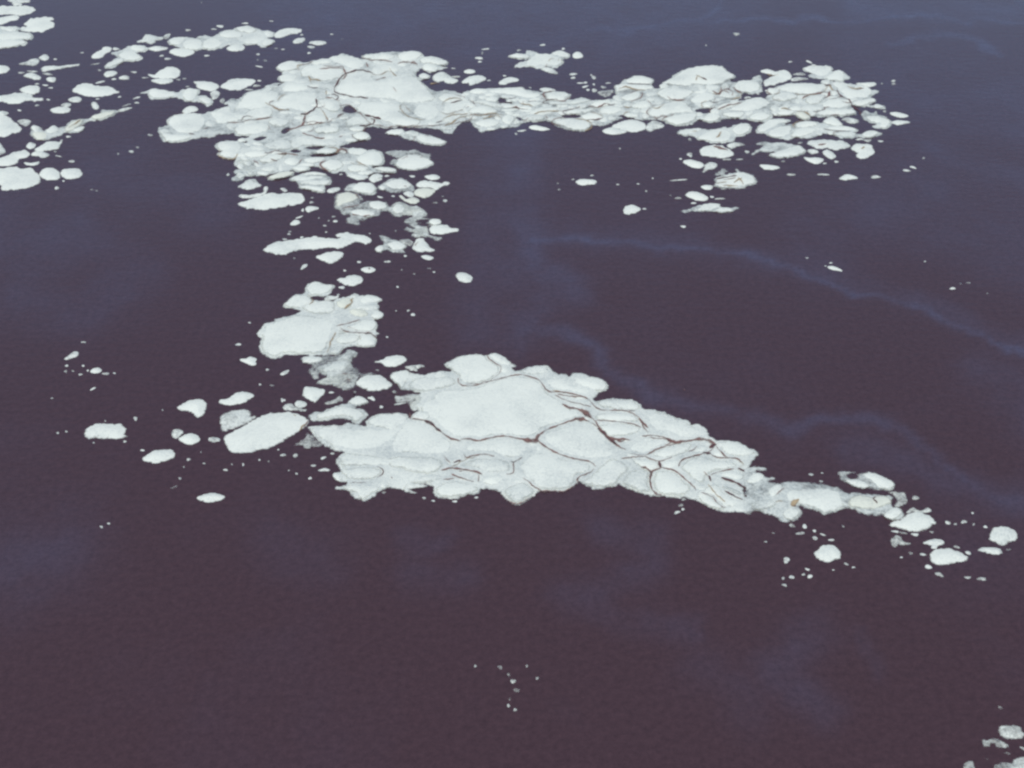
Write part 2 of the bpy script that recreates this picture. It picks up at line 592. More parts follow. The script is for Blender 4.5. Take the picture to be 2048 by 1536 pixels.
def raft(label, shape, lobes=(), streaks=(), holes=(), dens=0.85, group=None, scum=(), lift=0.013, fill=None, seams=0):
    base = Foam(shape, holes=holes, dens=dens, dome=0.008, width=0.06, lump=0.003, tone=max(dens - 0.2, 0.56))
    ob = base.mesh("foam_raft", FOAM)
    tag(ob, label, "foam raft", group)
    layers = [base]
    for i, s in enumerate(lobes):
        d, mt = 1.0, FOAM
        if isinstance(s, tuple):
            s, d = s
            if d == 'cream':
                d, mt = 1.0, CREAM
        f = Foam(s, dens=d, tone=d if d > 0.9 else d - 0.08, z0=0.0035 + 0.0011 * (i % 5), dome=lift * (0.8 + 0.4 * random.random()))
        f.rim = min(0.05, 0.2 * f.size)
        layers.append(f)
        c = f.mesh("foam_lobe", mt)
        attach(c, ob)
    rnd = random.Random(len(label) * 31 + len(shape))
    if fill:
        for s in infill(base, layers, fill[0], fill[1], fill[2], rnd):
            f = Foam(s, dens=rnd.uniform(0.78, 1.0), tone=rnd.uniform(0.7, 1.0), z0=0.003, dome=lift * 0.7)
            f.rim = 0.22 * f.size
            layers.append(f)
            attach(f.mesh("foam_lobe", FOAM), ob)
    for s, d in scum:
        f = Foam(s, dens=d, tone=0.68 if d > 0.7 else 0.8, z0=0.004, width=0.05, dome=0.006, lump=0.002)
        layers.append(f)
        c = f.mesh("thin_scum", FOAM)
        attach(c, ob)
    for k, w, s in streaks:
        streak("brown_streak", s, w, KIND[k], layers, ob)
    big = [f for f in layers[1:] if f.size > 0.12]
    for q in range(seams if big else 0):
        # a thread of debris caught along part of a lobe's rim
        f = big[rnd.randrange(len(big))]
        S = to_survey(f.loops[0])
        n = len(S)
        i0, m = rnd.randrange(n), int(n * rnd.uniform(0.16, 0.4))
        A = np.roll(S, -i0, 0)[:max(m, 6):3]
        if len(A) < 4:
            continue
        streak("brown_streak", A, rnd.choice((0.6, 0.9, 1.2, 1.7)), KIND[rnd.choice('bbbodd')], layers, ob)
    return ob

def flecks(label, group, sheet, spots, dens=0.95):
    for sp_ in spots.split():
        f = Foam(sheet + " e " + sp_, dens=dens * random.uniform(0.42, 0.85), dome=0.008, lump=0.0, rag=0.5, grow=0.0)
        f.rim = 0.16 * f.size
        ob = f.mesh("foam_fleck", FOAM)
        tag(ob, label, "foam fleck", group)

# ------------------------------------------------------------------ the near raft
raft("largest near foam raft, broad and pointed, its white plates parted by brown lines",
 "K 750,600 800,583 900,580 1000,575 1060,562 1150,580 1200,580 1190,552 1230,515 1300,495 1400,487 1490,488 L 440,572 462,600 480,562 520,540 470,530 460,490 500,462 440,448 450,430 530,412 430,390 390,385 340,320 300,278 360,245 430,238 480,255 560,275 600,258 660,248 740,238 770,238 708,190 722,178 800,150 880,120 980,107 1040,120 1110,99 1150,115 1210,150 1250,185 1292,195 1265,212 1245,215 1270,245 1310,225 1400,208 1495,198 M 375,200 400,235 460,262 510,262 530,275 570,258 640,260 700,285 770,295 830,335 842,360 820,390 770,405 740,435 718,452 740,470 830,450 900,448 1010,462 1070,490 1110,535 1180,540 1260,555 1340,590 1440,620 1470,645 N 700,420 770,420 820,460 842,510 890,540 970,545 1060,550 1140,590 1210,625 1215,660 1175,705 1150,745 1115,800 1125,860 1105,930 1120,1010 1120,1095 1060,1088 960,1090 880,1075 810,1045 760,1015 670,990 600,985 500,975 380,965 280,940 200,910 150,885 110,905 70,903 0,920 M 740,1150 690,1140 640,1110 612,1098 560,1140 480,1170 380,1165 300,1165 260,1205 200,1240 140,1268 80,1250 20,1200 0,1172 L 1110,1155 1080,1145 1010,1150 1015,1170 960,1190 900,1195 860,1215 780,1222 700,1220 650,1205 635,1170 640,1130 600,1115 560,1105 510,1110 450,1125 420,1150 360,1140 290,1140 230,1165 180,1210 130,1232 80,1235 40,1220 0,1190 K 1060,1085 960,1068 970,1050 1040,1035 1020,1015 970,1005 940,970 960,940 1000,930 970,880 960,850 1000,802 1020,788 950,775 900,750 840,710 790,655",
 dens=0.92, fill=(16, 16, 7), seams=14, lobes=[
  "K 760,605 900,587 1050,572 1200,602 1330,600 1450,575 1500,620 1420,710 1330,780 1200,790 1040,782 930,752 850,700",
  "L 120,640 160,597 250,572 370,563 440,582 455,620 400,670 330,720 260,700 180,680",
  "L 325,750 400,655 470,630 570,640 640,690 710,735 785,785 785,850 720,890 600,895 450,885 330,880 290,820",
  ("K 970,850 1012,803 1100,795 1250,812 1380,830 1500,835 1490,890 1350,900 1200,905 1020,905", 0.95),
  ("K 1000,930 1100,912 1200,905 1300,915 1330,950 1250,1000 1150,1012 1040,990", 0.95),
  "K 962,1068 1050,1042 1160,1032 1290,1042 1305,1072 1260,1108 1200,1148 1150,1155 1110,1115 1040,1082",
  "K e 980,978,38,30,20",
  "L 302,280 370,247 440,240 470,280 440,330 405,385 360,350 320,320",
  ("L 440,350 480,310 560,290 650,290 760,282 818,310 840,350 760,372 650,400 540,410 450,390", 0.92),
  "L 706,190 740,167 850,132 980,110 1045,128 1080,165 1150,210 1140,265 1080,310 980,340 880,348 842,328 825,285 750,230",
  "L 1060,127 1110,103 1180,132 1240,175 1235,200 1160,202 1100,165",
  "L e 1185,236,48,24",
  ("L 1290,250 1350,216 1490,203 1530,240 1480,272 1400,275 1330,265", 0.9),
  "L 540,500 620,450 660,400 760,382 880,380 1000,358 1130,312 1270,284 1400,295 1480,345 M 375,415 420,440 480,478 560,540 630,585 570,612 440,655 340,690 290,735 200,755 L 1300,752 1160,740 1000,762 900,758 820,765 740,725 690,680 640,630 580,600 540,560",
  "L 480,600 520,562 600,557 620,590 570,622 500,618",
  "L 860,850 920,800 1050,772 1180,757 1300,772 1385,800 1370,860 1290,918 1200,915 1080,880 950,880",
  ("L 780,1000 830,960 900,925 1000,910 1130,912 1230,940 1245,1010 1180,1030 1060,1035 960,1000 880,990", 0.9),
  "L 1010,1090 1060,1052 1160,1042 1180,1080 1120,1120 1040,1112",
  "L 642,1170 690,1120 770,1090 870,1095 950,1120 1008,1160 930,1183 860,1210 760,1217 680,1203",
  ("L 290,910 450,895 620,905 710,925 735,980 640,1030 500,1035 380,1000 300,980", 0.92),
  ("L 450,1095 560,1040 680,1035 730,1065 660,1100 540,1102", 0.75),
  ("M 310,750 360,702 460,672 580,652 690,657 750,702 800,762 870,820 900,880 830,920 740,930 640,930 540,905 430,865 350,810", 0.95),
  ("M 120,980 200,900 310,865 420,892 560,930 690,957 725,990 690,1020 600,1060 585,1110 500,1160 400,1162 300,1150 200,1080", 0.95),
  "M 620,1100 680,1052 750,990 850,920 960,950 1000,1000 940,1070 900,1118 820,1140 720,1143",
  ("M 22,1180 100,1120 200,1110 268,1180 200,1230 140,1262 70,1240", 0.8),
  "M 322,310 420,290 500,300 560,350 680,370 720,420 640,430 520,410 400,390 350,350",
  "M 562,330 600,292 680,290 770,300 830,340 820,385 750,400 670,380",
  ("M 722,480 800,457 900,454 1010,470 1080,520 1050,550 950,545 830,540 760,520", 0.9),
  "M 710,600 780,572 900,562 1010,577 1070,610 1060,645 960,635 820,632 740,620",
  "M 760,665 880,652 1000,657 1080,682 1070,710 1000,740 900,750 830,740 780,700",
  ("M 1110,580 1170,552 1270,562 1360,600 1440,640 1530,700 1500,760 1400,770 1280,730 1180,720 1120,650", 0.92),
  "M 980,830 1040,780 1140,767 1270,777 1305,797 1230,830 1140,880 1060,890 1000,870",
  ("M 1145,890 1230,842 1350,807 1480,802 1450,870 1380,900 1280,920", 0.92),
  "N 610,760 640,712 720,672 800,667 880,692 980,702 1070,740 1010,770 900,790 840,810 800,880 720,860 650,800",
  "N 395,860 412,800 450,778 520,778 590,797 640,850 705,910 690,948 620,973 530,968 440,950 402,910",
  "N 472,740 490,702 560,692 610,702 600,740 550,763 500,763",
  "N 892,570 970,550 1060,555 1150,600 1205,640 1150,668 1050,678 960,650 910,600",
  "N 866,650 890,622 930,627 950,665 900,673",
  "N 240,702 330,692 440,712 448,750 380,788 300,750",
  ("N 160,875 220,785 320,762 385,800 380,880 398,940 320,950 230,915", 0.9),
  "N 702,640 760,592 820,592 828,620 780,640",
  "N 910,810 980,782 1060,787 1108,830 1060,860 980,840",
  "N 830,890 900,882 970,960 1080,1022 1020,1060 930,1050 860,980 770,950",
  "N 740,960 800,932 900,1020 960,1078 870,1065 790,1030",
  ("N 930,905 1000,910 1090,950 1060,970 980,930", 0.6),
 ],
 holes=["K 770,548 850,540 960,536 1060,530 1050,548 980,575 860,575 790,572"],
 streaks=[
  ('b', 7, "L 470,612 570,630 600,638"), ('d', 17, "L 575,630 620,650 665,690 720,730"), ('b', 11, "L 710,728 780,768 850,785"),
  ('b', 9, "L 850,772 920,770 980,785 1080,762 1180,748 1290,765 1400,782"), ('b', 26, "L 1330,772 1390,785 1450,785"),
  ('b', 5, "L 830,300 835,340 870,360 950,360 1060,330 1160,305 1260,280 1340,275"),
  ('b', 6, "M 180,278 290,315 340,370 380,405 480,410 600,435 670,460 740,530 800,550 930,550 1020,575 1080,620 1100,670"),
  ('b', 4, "M 420,430 500,470 600,500 700,522"), ('b', 5, "M 440,425 540,440 640,450"),
  ('b', 11, "M 480,500 530,530 600,540 660,590 720,620 760,680 810,740 870,770 930,772 1000,780"),
  ('b', 30, "M 625,540 660,570 700,605"), ('b', 10, "M 860,785 920,832 965,852"), ('d', 13, "M 755,685 830,760 895,815"),
  ('b', 18, "M 900,780 930,790 960,780"), ('b', 5, "M 730,625 870,635 1000,650 1080,680"), ('b', 26, "M 570,610 610,618 650,615"),
  ('b', 8, "M 285,770 310,735 350,702 450,665 590,618 690,640 750,680"), ('b', 7, "M 280,780 350,830 440,880 560,920 690,945 740,985"),
  ('b', 22, "M 270,790 290,750 300,735"), ('d', 10, "M 80,942 110,945 170,915"), ('b', 7, "M 100,945 105,985 100,1030 50,1042"),
  ('b', 6, "M 720,1000 690,1030 610,1060 585,1088"), ('b', 12, "M 1065,615 1100,650 1140,685"), ('b', 5, "M 1080,620 1100,680 1140,720"),
  ('b', 7, "M 1090,748 1200,745 1290,770 1350,795 1440,785 1530,772"), ('b', 20, "M 1275,765 1330,795 1400,795"), ('b', 6, "M 1130,890 1200,850 1300,820 1400,795"),
  ('b', 5, "M 930,920 1030,910 1120,905"), ('b', 5, "M 1110,905 1220,940 1320,910"), ('b', 9, "M 1225,940 1230,990 1170,1020 1150,1080 1165,1150 1200,1190 1240,1200"),
  ('b', 8, "M 1230,990 1330,1010 1400,1060 1490,1140 1500,1165"), ('d', 13, "M 1218,945 1232,990"), ('b', 7, "M 1370,980 1400,930 1480,905 1536,895"),
  ('b', 7, "N 600,750 620,710 680,680 760,660 820,645"), ('d', 18, "N 785,642 820,648 850,650"), ('d', 22, "N 840,605 870,590 895,585"), ('b', 8, "N 830,640 860,620 870,595"),
  ('b', 7, "N 890,600 930,640 970,680 1050,690 1090,720"), ('b', 8, "N 840,655 900,680 990,690"), ('d', 12, "N 1055,768 1090,775 1150,795"), ('b', 6, "N 850,815 920,790 1030,768"),
  ('d', 13, "N 835,820 850,865"), ('b', 5, "N 795,795 840,830"), ('o', 5, "N 830,890 880,960 960,1030"), ('o', 8, "N 1070,710 1100,735 1070,755"), ('b', 6, "N 680,638 720,620 745,595"),
  ('b', 18, "N 700,550 780,540 850,560 880,580"), ('b', 5, "N 590,560 660,550 740,540"), ('b', 18, "N 520,545 550,558"),
  ('b', 6, "L 720,895 740,925 770,960"), ('d', 11, "L 795,952 850,935"), ('b', 10, "L 700,1012 780,995 870,1005 960,1020 1015,1042"), ('b', 9, "L 780,1040 850,1070 950,1100"),
  ('b', 8, "L 720,1082 760,1078 800,1072"), ('b', 10, "L 840,1020 865,1015"), ('b', 6, "L 990,1045 985,1100"), ('b', 5, "L 880,915 960,895 1040,888 1110,905"),
  ('b', 5, "L 1050,118 1075,160 1155,212"), ('b', 6, "L 455,560 465,615"), ('b', 6, "K 715,600 740,570 750,545"), ('o', 10, "K 820,680 840,685"), ('b', 5, "L 870,880 900,915 930,900"),
  ('d', 10, "L 315,1060 325,1072"), ('b', 5, "N 640,150 650,160"),
  ('d', 13, "N 930,838 990,856 1060,886 1122,914"), ('d', 9, "N 955,938 1000,962 1050,988 1095,1003"), ('d', 14, "N 1108,968 1135,976 1160,985"),  # dark slits of open water, drawn as debris streaks
 ],
 scum=[("K 640,735 690,705 730,675 740,640 790,660 830,705 870,735 800,755 730,760 710,740", 0.42),
       ("L 340,440 400,430 480,415 600,430 560,490 520,545 480,560 465,510 420,485 360,495", 0.45),
       ("N 640,560 740,530 850,520 900,560 850,590 780,560", 0.5), ("L 440,1100 540,1110 600,1125 460,1150 520,1180 420,1165", 0.45)])

raft("foam raft tapering off the pointed end of the largest raft, two bright lens-shaped lobes touching",
 "N 1080,765 1130,752 1185,738 1278,748 1282,770 1205,785 1240,792 1272,822 1330,820 1352,840 1300,858 1380,868 1440,850 O 340,398 440,398 530,405 600,425 680,440 740,480 820,480 920,490 1000,500 1090,510 1080,560 1100,590 1150,592 1190,640 1180,670 1130,700 1080,690 1020,660 940,665 860,640 780,610 740,600 680,620 620,645 570,657 540,635 480,615 420,605 380,590 390,610 402,645 370,692 300,708 240,717 205,674 100,642 40,624 N 1150,1102 1095,1095 1085,1020 1110,930 1090,850",
 dens=0.7, lobes=["O 40,560 110,540 190,555 170,600 90,600", "N 1120,860 1160,812 1220,792 1260,820 1240,860 1160,883", "N 1290,930 1330,892 1400,892 1380,940 1320,960", "N 1400,1112 1450,1067 1520,1082 1530,1120 1470,1158 1420,1148", ("N 1150,1040 1240,1010 1330,1010 1350,1050 1250,1085 1180,1075", 0.75), "O 130,480 190,425 250,440 240,490 170,530",
  "O 250,500 300,455 400,446 500,443 600,450 680,470 725,520 735,590 680,620 570,657 540,632 460,602 380,580 300,570 262,550",
  ("O 735,570 755,520 840,500 930,520 1010,505 1080,530 1090,565 1020,610 940,625 840,615 770,600", 'cream'),
  "O 1020,660 1060,620 1120,605 1170,640 1110,690 1060,690"],
 streaks=[('o', 18, "O 195,565 225,555 245,560"), ('o', 24, "O 315,590 345,565 375,545"), ('b', 14, "O 310,585 350,592"), ('b', 5, "O 200,505 230,480 260,455"), ('d', 12, "O 940,535 955,560 975,580"), ('d', 6, "O 960,520 945,545")])
raft("foam raft of two slanting oval lobes round a dark gap, above the tapering tail",
 "O 665,322 720,312 800,325 870,328 950,325 990,350 1060,375 1115,420 1090,465 1020,470 940,465 860,455 780,440 720,402 672,375 690,350",
 dens=0.5, holes=["O 752,355 790,340 828,360 785,370"],
 lobes=["O 730,390 800,385 880,400 920,440 860,458 780,432", "O 860,360 900,330 980,345 1060,380 1112,420 1080,465 980,450 920,400"])
patch("thin grey see-through scum curling round the end lobe of the tail raft",
 "O 1050,478 1110,475 1190,487 1205,560 1150,592 1105,590 1130,545 1100,500", 0.45)
patch("large oval white patch just past the tail of the near raft",
 "P 145,965 200,940 270,920 330,870 400,840 480,840 560,870 620,920 632,960 580,1005 500,1035 400,1042 300,1022 200,992")
patch("thin scum fringe behind the large oval patch past the tail", "P 330,850 350,825 400,798 470,830 550,798 588,830 540,850 420,840", 0.6)
patch("round white patch close to the edge of the view, beyond the tail",
 "P 1180,1060 1220,1010 1290,988 1370,995 1440,1030 1475,1090 1440,1140 1380,1160 1340,1195 1270,1170 1210,1140 1150,1138 1185,1100")
patch("flat sliver of foam just below the round white patch", "P 1065,1235 1110,1205 1180,1205 1260,1210 1310,1240 1312,1270 1220,1275 1140,1257", 0.85)
patch("white drop-shaped patch with a blunt end, nearest below the tail raft",
 "P 572,1320 580,1260 650,1220 740,1212 830,1235 920,1270 972,1310 930,1345 850,1360 760,1375 660,1380 600,1362")
patch("small boat-shaped patch riding directly above the white drop-shaped patch", "P 500,1160 550,1135 620,1118 710,1135 718,1165 650,1190 640,1215 580,1210 590,1185", 0.85)
patch("grey hammer-shaped smear of thin scum under the large oval patch", "P 168,1120 220,1083 275,1095 300,1140 385,1165 330,1182 260,1177 220,1202 178,1182", 0.5)
patch("knobbly round patch alone in dark water below the tail raft", "O 490,945 520,925 550,890 610,883 660,898 698,940 692,985 650,1000 600,1017 540,1005 508,980")

# ------------------------------------------------------------------ along the left of the near raft
raft("foam raft of two stubby lobes bridging the near raft and the spiky patch",
 "I 520,1130 560,1095 640,1085 690,1060 760,1040 820,1022 860,985 910,966 985,1012 930,1045 900,1055 960,1085 987,1110 950,1160 910,1190 870,1180 830,1150 760,1142 680,1152 600,1160 540,1155",
 dens=0.8, lobes=["I 825,1020 870,985 915,972 980,1010 920,1042 870,1040", "I 540,1125 660,1085 780,1045 870,1055 940,1090 975,1120 905,1182 850,1160 820,1132 700,1142 600,1152"])
patch("long slanting white slab of foam beside the near raft's blunt end",
 "K 105,690 130,650 200,615 270,575 350,530 450,490 540,483 600,478 660,490 720,510 760,548 740,580 690,620 600,675 500,735 400,765 330,782 240,796 160,788 130,750",
 streaks=[('o', 12, "K 690,620 705,595 730,575"), ('o', 8, "K 640,500 660,515")])
patch("greyish hollow patch leaning on the long slanting slab", "K 75,510 130,475 200,458 280,460 312,480 312,508 372,508 330,540 270,572 200,602 90,628 78,560", 0.72)
patch("narrow leaf-shaped patch sloping above the greyish hollow patch", "K 72,405 78,380 140,372 200,335 250,320 312,328 338,352 290,387 240,412 170,424 92,414")
patch("spiky round patch standing between the mid raft and the slanting slab", "I 485,930 500,898 550,898 590,910 652,925 640,960 600,990 580,1022 540,1002 485,968", 0.92)
patch("small round patch beside the spiky patch, over a crooked sliver", "I 420,1035 440,1008 490,1013 514,1030 490,1053 445,1057", 0.85)
patch("crooked thin sliver of foam above the long slanting slab", "I 328,1060 350,1033 400,1030 430,1055 518,1075 480,1088 410,1078 350,1078", 0.65)
patch("pale wisp of scum between the spiky patch and the bridging raft", "I 650,1022 720,1000 765,972 795,1005 740,1020 680,1032", 0.5)
patch("wide loaf-shaped patch with square ends, lone on the dark water",
 "J 258,712 290,675 350,648 420,643 490,650 540,648 588,682 572,720 598,745 540,757 450,760 350,758 262,752")
patch("white oval tilted up at one end, below the loaf-shaped patch", "J 708,917 750,880 800,852 880,843 940,850 964,882 940,905 880,930 820,952 760,940")
patch("boomerang-shaped patch with a drooping tip above the bean-shaped one", "J 978,520 1020,490 1080,463 1160,455 1200,485 1197,530 1180,575 1125,592 1090,555 1050,545 1010,547", 0.95)
patch("bean-shaped patch with one lumpy end, left of the slanting slab", "J 988,762 1040,730 1090,720 1130,735 1152,770 1120,790 1080,804 1030,792")
patch("grey ring of thin scum at the bean-shaped patch's upper end", "J 933,735 945,693 1000,690 1022,710 992,745 960,757", 0.55)
patch("spindle-shaped white patch, lowest of those beside the near raft", "J 1128,1215 1180,1190 1240,1176 1300,1185 1340,1205 1300,1234 1240,1247 1170,1244")
patch("slim slanting sliver far out above a cluster of flecks", "J 108,152 140,125 180,95 217,95 212,120 160,142", 0.75)
patch("short white dash with a grey fleck at its end, far out on dark water", "J e 355,236,45,17,-3", 0.9)
patch("short grey dash pointing at the long slanting slab", "J e 1262,766,48,18,-4", 0.7)
patch("small arrow-shaped white patch below the mid raft's left corner", "I 0,690 50,683 80,668 127,685 117,705 127,727 90,734 50,715", 0.95)
patch("little sloping sliver under the mid raft's blunt corner", "I 308,802 340,780 378,768 366,790 330,808", 0.75)

# ------------------------------------------------------------------ the mid raft
raft("compact mid foam raft, one big smooth plate with knobbly lobes round it",
 "I 500,140 520,115 570,93 620,105 660,118 732,122 720,145 700,172 670,207 600,207 545,203 552,232 640,237 710,242 760,220 840,205 870,188 910,200 1000,197 1060,208 1090,230 1060,257 1077,280 1068,312 1107,350 1080,377 1040,387 1057,430 1047,472 1080,490 1050,502 1054,550 1030,592 960,597 890,587 840,594 800,607 760,650 700,657 640,657 560,662 470,657 400,652 340,652 310,672 240,677 170,642 143,600 158,530 125,490 150,460 190,408 250,398 300,373 370,353 420,345 462,315 400,300 328,285 370,230 420,193 490,180",
 dens=0.92, seams=4, lobes=[
  "I 503,140 560,97 630,110 722,124 690,175 610,202 540,195 508,170", "I 333,282 370,230 430,195 510,200 560,240 520,280 440,298",
  "I 150,600 165,530 165,490 200,430 300,390 430,350 560,355 680,380 730,420 720,500 690,560 650,640 480,652 340,642 280,672 180,642",
  ("I 470,300 560,245 720,247 740,310 680,352 560,347", 0.95), ("I 740,260 790,228 850,233 852,290 790,307 745,285", 'cream'),
  "I 910,240 960,203 1050,210 1084,232 1030,257 940,267", ("I 830,320 890,300 980,320 990,355 920,372 850,350", 'cream'), "I 1000,362 1040,323 1090,333 1107,355 1060,382",
  "I 800,450 870,420 960,385 1040,393 1052,440 1010,475 920,478", "I 730,545 780,515 880,508 920,525 880,560 780,577", "I 890,570 940,508 1010,503 1052,540 1030,587 950,594",
  ("I 880,295 960,270 1060,275 1062,310 980,322 900,310", 0.92), ("I 680,640 720,600 800,590 790,610 750,648", 0.85)],
 streaks=[('o', 10, "I 800,310 830,290 860,260 855,240 870,225"), ('b', 5, "I 770,455 820,485 900,490 1020,488"), ('o', 7, "I 690,605 695,560 720,520 735,490"), ('o', 5, "I 920,510 925,545"),
          ('o', 5, "I 670,645 688,605"), ('b', 5, "I 740,440 800,425 860,410 920,392")],
 scum=[("I 740,440 820,450 900,480 860,495 780,520 730,540 725,480", 0.55), ("I 845,205 880,185 915,200 900,230 860,225", 0.5)])
raft("lacy grey film of foam trailing below the mid raft, see-through in places",
 "I 460,692 480,665 560,663 640,660 760,655 800,630 850,610 892,630 907,655 870,690 862,720 880,750 920,763 930,785 1020,787 1062,812 1000,822 920,830 890,880 870,910 892,940 880,962 860,922 790,922 730,897 680,885 565,870 620,845 660,815 610,800 600,832 570,832 540,802 510,770 550,745 480,712",
 dens=0.5, holes=["I 822,850 840,838 852,855 835,864"],
 lobes=["I 465,690 500,667 620,668 640,700 570,722 490,717", ("I 560,760 640,720 760,700 850,700 840,760 720,792 620,790", 0.72), ("I 750,690 830,625 890,635 890,660 830,700", 0.6)],
 scum=[("I 600,870 720,800 850,790 900,840 830,910 720,890", 0.3)], streaks=[('b', 6, "I 790,805 830,810"), ('b', 7, "I 820,850 845,860")])
patch("bright almond-shaped patch at the end of the lacy grey film", "I 888,870 930,830 1000,806 1070,810 1130,840 1174,882 1150,907 1080,927 1000,930 935,910")
patch("white oval with a wispy tail in the dark gap above the near raft", "I 1030,708 1085,695 1130,670 1200,658 1260,667 1283,690 1240,722 1180,742 1110,737 1085,714")
patch("thin torn wisp of scum just above the near raft's edge", "I 1265,745 1340,735 1380,728 1420,742 1360,760 1365,778 1300,767", 0.5)
patch("flattened white patch perched above the top of the mid raft", "G 1298,1130 1340,1105 1380,1108 1420,1083 1500,1080 1550,1090 1572,1120 1540,1160 1470,1190 1400,1187 1350,1162")
patch("small grey patch tucked against the top of the mid raft", "I 648,222 680,200 740,205 745,190 768,185 750,212 700,232 660,235", 0.65)

# ------------------------------------------------------------------ patches between mid raft and far raft
patch("long sausage-shaped patch with a thick lumpy end, largest above the mid raft",
 "G 545,820 580,785 640,750 720,730 800,723 880,715 960,700 1060,688 1160,690 1240,705 1300,705 1330,690 1268,668 1330,650 1380,645 1410,630 1450,658 H 190,668 250,672 300,693 327,720 300,747 260,757 200,742 160,740 G 1450,760 1400,780 1320,804 1250,797 1180,795 1060,812 960,815 880,827 820,847 740,872 660,857 600,847")
patch("smooth cigar-shaped white patch, largest lone one below the far raft",
 "G 283,350 330,325 430,300 520,266 600,241 700,243 800,238 880,238 940,253 973,300 940,342 870,357 790,367 700,390 610,402 500,400 395,397 330,377")
patch("thin grey lip along the top of the smooth cigar-shaped patch", "G 288,268 330,250 400,262 470,248 540,232 555,180 590,178 590,212 562,255 480,275 400,287 320,284", 0.62)
patch("rough grey patch below the far raft's lower corner, above the cigar", "G 273,175 320,150 350,120 400,100 470,96 500,140 528,158 480,177 440,197 380,202 330,192", 0.82)
raft("striped foam raft of four narrow bands lying one below another",
 "G 800,100 860,70 950,40 1050,26 1150,38 1232,70 1253,120 1230,152 1180,160 1190,197 1170,227 1130,237 1050,217 980,192 910,185 890,142", dens=0.72,
 lobes=["G 808,98 900,60 1000,70 1100,60 1212,85 1090,107 950,125 860,120", "G 900,150 1000,110 1130,110 1243,115 1220,150 1100,167 1000,162", "G 910,185 1000,165 1100,177 1187,195 1140,232 1030,212", "G 950,58 1040,30 1150,40 1200,63 1050,58"])
patch("triangular white patch below the sausage-shaped one", "G 1083,885 1140,870 1200,850 1280,838 1347,842 1372,870 1340,905 1290,942 1230,957 1180,942 1110,912")
patch("small patch wedged between the striped raft and the lacy raft", "G 1198,212 1250,188 1322,185 1332,205 1260,230 1208,230", 0.85)
patch("small shield-shaped patch right of the cigar's rounded end", "G 975,397 1000,378 1060,376 1112,392 1060,412 1010,432 985,420", 0.85)
patch("small curved sliver above the sausage's thick end", "G 822,557 860,520 900,518 922,540 870,564", 0.78)
patch("little slanting sliver under the sausage-shaped patch", "G 928,1017 955,975 998,966 992,987 950,1014", 0.75)
patch("grey fleck-sized patch above the cigar's middle", "G 720,195 760,188 793,210 765,224", 0.68)
patch("small oval with a dark dot in it, between sausage and mid raft", "H 213,1022 260,1002 320,998 362,1022 330,1047 270,1050", 0.95, streaks=[('d', 14, "H 292,1022 310,1032")])
patch("lone white egg-shaped patch in open water right of the mid raft", "H 1180,1090 1200,1062 1260,1053 1312,1070 1357,1105 1340,1142 1290,1154 1230,1142")
patch("thin slanting lens under the shaggy patch", "H 833,885 880,876 940,890 958,905 910,920 860,907", 0.85)
raft("lacy foam raft with brown stains, torn into grey net at one end",
 "H -70,290 -20,235 60,225 150,235 200,258 242,300 220,335 300,323 400,323 480,338 512,375 540,348 600,328 680,340 720,370 800,373 862,415 890,450 905,465 850,485 905,500 935,488 962,520 1030,528 1042,560 900,575 900,620 922,660 960,680 1052,690 1047,712 980,724 920,692 860,682 800,692 728,670 760,640 700,632 648,610 680,590 760,600 720,572 645,530 700,490 740,470 680,467 600,477 540,467 470,427 430,432 380,472 300,492 250,522 200,517 217,550 150,562 80,542 48,505 100,470 10,452 -20,412 -62,390",
 dens=0.52, holes=["H 785,528 840,508 900,512 895,530 830,538", "H 800,560 860,545 905,560 880,572"],
 lobes=[("H -60,300 -20,245 70,228 170,248 200,290 150,330 60,352 -10,392 -50,370", 'cream'), ("H 285,350 350,326 440,333 492,370 440,412 360,412 300,390", 0.95), "H 90,437 160,412 260,413 350,440 372,460 300,487 220,482 140,462",
  ("H 530,400 570,363 640,363 670,410 640,452 560,452", 0.85), "H 905,545 940,513 1020,518 1040,550 970,572"],
 streaks=[('b', 14, "H 130,462 220,482 310,476"), ('b', 12, "H 155,255 200,295"), ('b', 8, "H 20,400 120,385 200,370")],
 scum=[("H 500,400 600,335 720,370 850,410 800,450 640,460", 0.3), ("H 740,620 860,590 910,640 800,690", 0.35)])
patch("pointed white patch with a tail, off the lacy raft's torn end", "H 913,610 950,573 1020,563 1100,568 1130,598 1210,603 1217,625 1130,642 1050,657 970,657 928,640")
raft("ragged bow-tie foam raft with a grey horn, beside the shaggy patch",
 "H 353,815 390,785 440,772 430,720 395,680 440,673 500,688 540,703 600,728 650,748 697,785 650,815 672,852 610,852 540,842 490,827 440,837 380,842", dens=0.62,
 lobes=["H 470,770 540,738 620,743 682,785 620,822 540,827", "H 358,815 400,785 450,795 440,830 385,840"])
patch("thin scum strip joining the bow-tie raft to the shaggy patch", "H 610,725 700,713 752,745 720,782 660,762", 0.48)
patch("shaggy white patch with a brown fleck and a trailing point", "H 738,800 770,730 800,703 850,703 870,740 912,770 927,800 972,825 920,837 870,832 830,844 778,832", 0.95, streaks=[('b', 9, "H 765,785 785,765 805,750")])
patch("pale shield-shaped patch above the oval with the bright cap", "H 70,55 130,38 200,50 292,70 250,97 170,97 110,77", 0.82)
patch("small rounded grey patch just below the far raft's underside", "H 293,90 330,55 380,46 422,75 437,95 390,112 350,127 310,112", 0.85)
raft("soft oval foam raft with a bright cap, left of the flat brown-dotted one",
 "H 40,215 70,165 130,140 250,133 340,143 377,190 372,237 300,262 220,247 150,227", dens=0.6, lobes=["H 110,190 170,145 250,135 340,147 372,190 360,235 290,255 220,242 150,222"])
